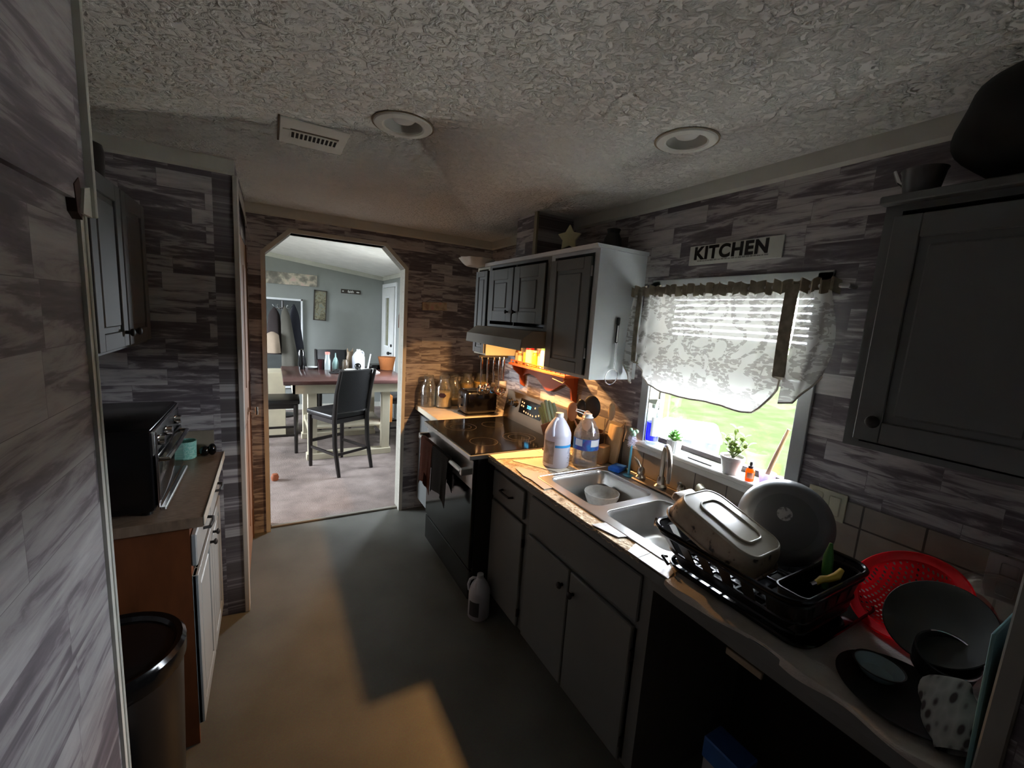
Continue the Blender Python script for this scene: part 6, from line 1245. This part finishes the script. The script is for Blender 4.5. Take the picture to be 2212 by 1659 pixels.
def make_chair(label):
    t = thing('dining_chair', label, 'chair', (0, 0, 0), 'counter-height black dining chairs')
    W, Dp, SH = 0.40, 0.44, 0.62   # local: front = +y
    b = MB(); b.box(-W / 2 - 0.01, W / 2 + 0.01, -Dp / 2 + 0.02, Dp / 2 + 0.02, SH - 0.055, SH, 0.018, 3); b.build('seat', LEATH, t)
    b = MB(); b.box(-W / 2 + 0.01, W / 2 - 0.01, -Dp / 2 + 0.02, Dp / 2, SH - 0.10, SH - 0.055); b.build('seat_frame', ESPR, t)
    def bk(u, v):
        x = -0.185 + 0.37 * u; z = SH + 0.02 + 0.42 * v; return Vector((x, -Dp / 2 - 0.005 - 0.08 * v ** 1.4 - 0.022 * math.sin(PI * u), z))
    b = MB(); b.grid(bk, 14, 12, 0.032); b.build('backrest', LEATH, t)
    for s in (-1, 1):
        b = MB(); b.tube([(s * W / 2 * 0.98, -Dp / 2 - 0.07, 0), (s * W / 2 * 0.97, -Dp / 2 + 0.0, 0.30), (s * W / 2 * 0.96, -Dp / 2 + 0.01, SH - 0.05), (s * W / 2 * 0.99, -Dp / 2 - 0.03, SH + 0.22), (s * W / 2 * 1.0, -Dp / 2 - 0.10, SH + 0.445)], [0.018, 0.023, 0.024, 0.020, 0.016], 8); b.build('leg', ESPR, t)
        b = MB(); b.tube([(s * W / 2 * 0.94, Dp / 2 - 0.02, 0), (s * W / 2 * 0.94, Dp / 2 - 0.02, SH - 0.06)], [0.018, 0.025], 8); b.build('leg', ESPR, t)
        b = MB(); b.box(s * W / 2 * 0.94 - 0.009, s * W / 2 * 0.94 + 0.009, -Dp / 2 - 0.02, Dp / 2 - 0.03, 0.20, 0.225); b.build('side_stretcher', ESPR, t)
    b = MB(); b.box(-W / 2, W / 2, Dp / 2 - 0.03, Dp / 2 - 0.01, 0.26, 0.29); b.build('foot_rail', ESPR, t)
    b = MB(); b.box(-W / 2, W / 2, -Dp / 2 - 0.02, -Dp / 2 - 0.005, 0.20, 0.225); b.build('back_stretcher', ESPR, t)
    return t
ch = make_chair('black leather dining chair turned slightly, nearest the doorway')
FZ = 0.008
ch.location = (-1.075, 1.245, FZ); ch.rotation_euler = (0, 0, math.radians(28))
dup(ch, (-1.64, 2.00, FZ), math.radians(-92), 'black leather dining chair at the left end of the table')
dup(ch, (-0.20, 2.02, FZ), math.radians(88), 'black leather dining chair at the right end of the table')
dup(ch, (-0.93, 2.86, FZ), math.radians(180), 'black leather dining chair at the far side of the table')
TT = 0.9022
def prop(nm, x, y, prof, m, lab, cat, n=20, z=TT): b = MB(); b.lathe(prof, (x, y, z), n); return tag(b.build(nm, m), lab, cat)
t = gallon('milk_jug', -0.70, 2.30, TT, 0.078, 0.26, milky_mat('bright_white_jug', (226, 230, 238), 0.3), 'bright white gallon jug standing on the dining table', 'jug', rot=math.radians(30))
prop('dark_tumbler', -1.355, 2.33, [(0, 0), (0.036, 0), (0.040, 0.06), (0.034, 0.13), (0.040, 0.20), (0.030, 0.235), (0.012, 0.245), (0, 0.245)], BLKG, 'dark tumbler on the left part of the dining table', 'tumbler')  # dark tumbler at the left of the table
prop('drinking_glass', -1.14, 2.33, [(0, 0), (0.040, 0), (0.046, 0.12), (0.043, 0.12), (0.038, 0.008), (0, 0.008)], mat('dark_red_drink', (52, 26, 30), 0.15), 'glass of dark red drink on the dining table', 'glass')
prop('salt_shaker', -1.07, 2.28, [(0, 0), (0.034, 0), (0.036, 0.11), (0.026, 0.15), (0.026, 0.19), (0, 0.195)], mat('pale_shaker_glass', (150, 160, 160), 0.2), 'pale shaker with a pink top on the dining table', 'shaker')
b = MB(); b.lathe([(0, 0.195), (0.028, 0.19), (0.028, 0.22), (0, 0.225)], (-1.07, 2.28, TT), 16); o = b.build('shaker_cap', mat('salmon_pink_cap', (214, 130, 118), 0.5), bpy.data.objects['salt_shaker'])
prop('soap_bottle', -0.965, 2.38, [(0, 0), (0.036, 0), (0.040, 0.07), (0.020, 0.13), (0.008, 0.15), (0.006, 0.20), (0, 0.20)], mat('pale_teal_bottle', (142, 176, 172), 0.3), 'pale teal pear-shaped bottle on the dining table', 'bottle')
prop('jar_candle', -0.86, 2.30, [(0, 0), (0.042, 0), (0.042, 0.09), (0.030, 0.11), (0.030, 0.125), (0, 0.125)], mat('brown_grey_candle_jar', (96, 84, 70), 0.3), 'short brown candle jar on the dining table', 'candle')
prop('tan_canister', -0.785, 2.42, [(0, 0), (0.044, 0), (0.046, 0.14), (0.036, 0.18), (0.040, 0.22), (0, 0.22)], mat('tan_brown_canister', (128, 108, 84), 0.4), 'tall tan canister beside the white jug on the dining table', 'canister')  # tall tan canister beside the jug
b = MB(); b.prism([(-0.825, 2.42, TT + 0.22), (-0.80, 2.42, TT + 0.22), (-0.818, 2.42, TT + 0.262)], (0, 0.01, 0)); b.prism([(-0.77, 2.42, TT + 0.22), (-0.745, 2.42, TT + 0.22), (-0.752, 2.42, TT + 0.262)], (0, 0.01, 0)); b.build('pointed_ears', mat('tan_brown_canister', (128, 108, 84), 0.4), bpy.data.objects['tan_canister'])
b = MB(); b.sph((-0.735, 2.13, TT + 0.062), (0.040, 0.036, 0.042), 10); b.sph((-0.735, 2.13, TT + 0.024), (0.034, 0.030, 0.026), 8); tag(b.build('figurine', BLKG), 'small round black figurine in front of the white jug', 'figurine')
b = MB(); b.tube([(-0.585, 2.30, TT + 0.005), (-0.545, 2.32, TT + 0.20)], [0.012, 0.009], 8); tag(b.build('white_candle_lighter', WHITE), 'white stick-like lighter leaning upright right of the jug', 'lighter')
random.seed(21)
b = MB(); b.grid(lambda u, v: Vector((-0.975 + 0.105 * (u - 0.5) * 2, 1.99 + 0.09 * (v - 0.5) * 2, TT + 0.004 + 0.055 * math.exp(-((u - 0.5) ** 2 + (v - 0.5) ** 2) * 9) * (0.7 + 0.3 * math.sin(u * 21) * math.sin(v * 17)))), 26, 26); tag(b.build('crumpled_cloth', mat('black_cloth', (22, 20, 20), 0.9), sharp=180), 'crumpled black cloth in the middle of the dining table', 'cloth')
b = MB(); b.box(-0.88, -0.50, 1.95, 2.24, TT, TT + 0.012, 0.003); b.box(-0.86, -0.52, 1.97, 2.22, TT + 0.012, TT + 0.024, 0.003); tag(b.build('paper_stack', LPAPER), 'stack of white papers behind the nearest chair back', 'papers')
b = MB(); b.box(-0.52, -0.33, 2.36, 2.56, TT, TT + 0.05, 0.01); tag(b.build('serving_tray', BLKG), 'shiny black tray at the back right of the dining table', 'tray')
b = MB(); b.grid(lambda u, v: Vector((-0.345 + 0.115 * (0.7 + 0.3 * v) * math.cos(2 * PI * u) , 2.28 + 0.09 * (0.7 + 0.3 * v) * math.sin(2 * PI * u), TT + 0.17 * v)), 30, 8, 0.008); b.lathe([(0, 0.002), (0.085, 0.002), (0.085, 0.01), (0, 0.01)], (-0.345, 2.28, TT), 24); tag(b.build('orange_basket', mat('orange_brown_wicker', (158, 92, 40), 0.6, bump=0.6, bscale=120)), 'orange brown basket at the right of the dining table', 'basket')  # basket flaring towards its rim
prop('small_plate', -1.235, 2.42, [(0, 0), (0.06, 0), (0.085, 0.015), (0.06, 0.006), (0, 0.004)], WHITE, 'small white plate at the far edge of the dining table', 'plate')
# far wall pieces
b = MB(); b.box(-1.76, -1.03, 4.075, 4.099, 1.972, 2.150, 0.003); tag(b.build('wall_sign', noise_mat('faded_floral_sign', [(0.35, (112, 108, 100)), (0.48, (140, 136, 124)), (0.58, (196, 186, 166)), (0.7, (206, 178, 170))], 9, 0.7)), 'long faded floral plank sign high on the grey dining wall', 'sign')
fp = thing('wall_art', 'narrow upright dark-framed leaf panel on the grey dining wall', 'picture', (-0.985, 4.085, 1.46))
M = Matrix.Translation((-0.985, 4.088, 1.69)) @ Matrix.Rotation(math.radians(2), 4, 'Y')
b = MB(); b.box(-0.085, 0.085, -0.004, 0.006, -0.225, 0.225, M=M); b.build('panel', noise_mat('leaf_panel', [(0.4, (96, 92, 72)), (0.5, (140, 134, 108)), (0.65, (120, 128, 120))], 14, 0.6, dist=2), fp)
b = MB()
for x0, x1, z0, z1 in ((-0.095, -0.080, -0.235, 0.235), (0.080, 0.095, -0.235, 0.235), (-0.095, 0.095, 0.222, 0.237), (-0.095, 0.095, -0.237, -0.222)): b.box(x0, x1, -0.012, 0.008, z0, z1, M=M)
b.build('frame', mat('dark_wood_frame', (52, 44, 36), 0.5), fp)
fs = thing('faith_sign', 'small dark wooden sign lettered in white on the grey dining wall', 'sign', (-0.52, 4.09, 1.91))
b = MB(); b.box(-0.675, -0.370, 4.085, 4.099, 1.912, 1.978, 0.002); b.build('board', mat('dark_wood_frame', (52, 44, 36), 0.5), fs)
text_mesh('faith', 0.055, basis((1, 0, 0), (0, 0, 1), (0, -1, 0), (-0.525, 4.0845, 1.944)), LPAPER, 'lettering', fs, bold=0.001)
b = MB(); b.sph((-0.645, 4.084, 1.945), (0.014, 0.002, 0.010), 8); b.build('white_mark', LPAPER, fs); b = MB(); b.sph((-0.415, 4.084, 1.942), (0.026, 0.002, 0.009), 8); b.build('white_mark', LPAPER, fs)
# coat stand in front of a white framed mirror
mr = thing('framed_mirror', 'white framed mirror or pane behind the hanging coats', 'mirror', (-1.55, 4.08, 0.35))
b = MB(); b.box(-1.90, -1.245, 4.07, 4.082, 0.40, 1.735); b.build('pane', mat('dim_grey_mirror', (96, 100, 100), 0.15, 0.4), mr)
b = MB(); b.box(-1.262, -1.236, 4.055, 4.085, 0.38, 1.765, 0.003); b.box(-1.93, -1.236, 4.055, 4.085, 1.735, 1.765, 0.003); b.box(-1.93, -1.236, 4.055, 4.085, 0.37, 0.40, 0.003); b.box(-1.93, -1.90, 4.055, 4.085, 0.38, 1.765, 0.003); b.build('frame', WHITE, mr)
cs = thing('coat_stand', 'dark coat stand in front of the white framed mirror', 'coat stand', (-1.52, 3.72, 0.008))
b = MB(); b.tube([(-1.52, 3.72, 0.03), (-1.52, 3.72, 1.72)], 0.018, 10); b.build('pole', ESPR, cs)
b = MB(); b.lathe([(0, 0.008), (0.16, 0.008), (0.16, 0.03), (0.03, 0.05), (0, 0.05)], (-1.52, 3.72, 0), 24); b.build('base', ESPR, cs)
for a in range(0, 360, 60): b = MB(); ca, sa = math.cos(math.radians(a)), math.sin(math.radians(a)); b.tube([(-1.52, 3.72, 1.62), (-1.52 + 0.09 * ca, 3.72 + 0.09 * sa, 1.60), (-1.52 + 0.13 * ca, 3.72 + 0.13 * sa, 1.66)], 0.007, 6); b.build('hook', CHROME, cs)
def coat(x, y, z0, z1, w0, w1, m, lab, lean=0.0):
    def f(u, v):
        a = 2 * PI * u; w_ = w0 + (w1 - w0) * v + 0.012 * math.sin(a * 4) * v; w_ *= math.sin(min(1, v * 5 + 0.12) * PI / 2)
        return Vector((x + lean * v + w_ * math.cos(a), y + w_ * 0.5 * math.sin(a), z1 - (z1 - z0) * v))
    b = MB(); b.grid(f, 32, 20); return tag(b.build('coat', m), lab, 'coat', 'coats on the coat stand')
coat(-1.63, 3.63, 0.95, 1.62, 0.06, 0.13, mat('dark_brown_coat', (36, 26, 26), 0.85), 'dark brown coat hanging at the left of the coat stand')
coat(-1.50, 3.55, 0.78, 1.64, 0.05, 0.11, mat('olive_grey_coat', (78, 76, 68), 0.85), 'olive grey coat in the middle of the coat stand', 0.07)
coat(-1.38, 3.64, 0.62, 1.68, 0.05, 0.12, mat('navy_black_coat', (18, 20, 32), 0.8), 'long navy black coat at the right of the coat stand', 0.06)
coat(-1.66, 3.48, 0.98, 1.28, 0.08, 0.10, mat('tan_bag_cloth', (150, 134, 116), 0.85), 'tan cloth bag hanging low on the left of the coat stand')
b = MB(); b.box(-2.15, -1.53, 2.55, 2.95, 0.008, 0.83, 0.004); tag(b.build('side_cabinet', CREAM), 'cream cabinet at the left edge of the doorway view', 'cabinet')
b = MB(); b.lathe([(0, 0.008), (0.028, 0.010), (0.035, 0.04), (0.025, 0.07), (0, 0.078)], (-1.665, 1.02, 0), 20); tag(b.build('orange_ball', mat('terracotta_object', (150, 84, 52), 0.6)), 'small terracotta coloured object on the carpet by the left door casing', 'ornament')
b = MB(); b.lathe([(0.045, -0.05), (0.11, -0.05), (0.115, 0), (0.11, 0.05), (0.045, 0.05), (0.045, -0.05)], n=32); b.xform(Matrix.Translation((-0.93, 2.0, 0.44)) @ Matrix.Rotation(math.radians(80), 4, 'X') @ Matrix.Rotation(math.radians(25), 4, 'Y')); tag(b.build('tape_roll', mat('white_roll', (176, 176, 178), 0.6)), 'large white roll on the shelf under the dining table', 'roll')
b = MB(); b.box(-0.46, -0.40, 1.70, 1.90, 0.33, 0.66, 0.004); tag(b.build('cardboard_box', mat('orange_cardboard', (196, 120, 50), 0.7)), 'orange cardboard box under the right end of the table', 'box')
b = MB(); b.box(-0.030, -0.001, 2.86, 2.93, 1.62, 1.66, 0.004); b.tube([(-0.03, 2.90, 1.63), (-0.035, 2.90, 1.44)], 0.012, 6); tag(b.build('key_holder', mat('brown_key_rack', (96, 66, 56), 0.6)), 'small brown key holder beside the white dining door', 'key holder')
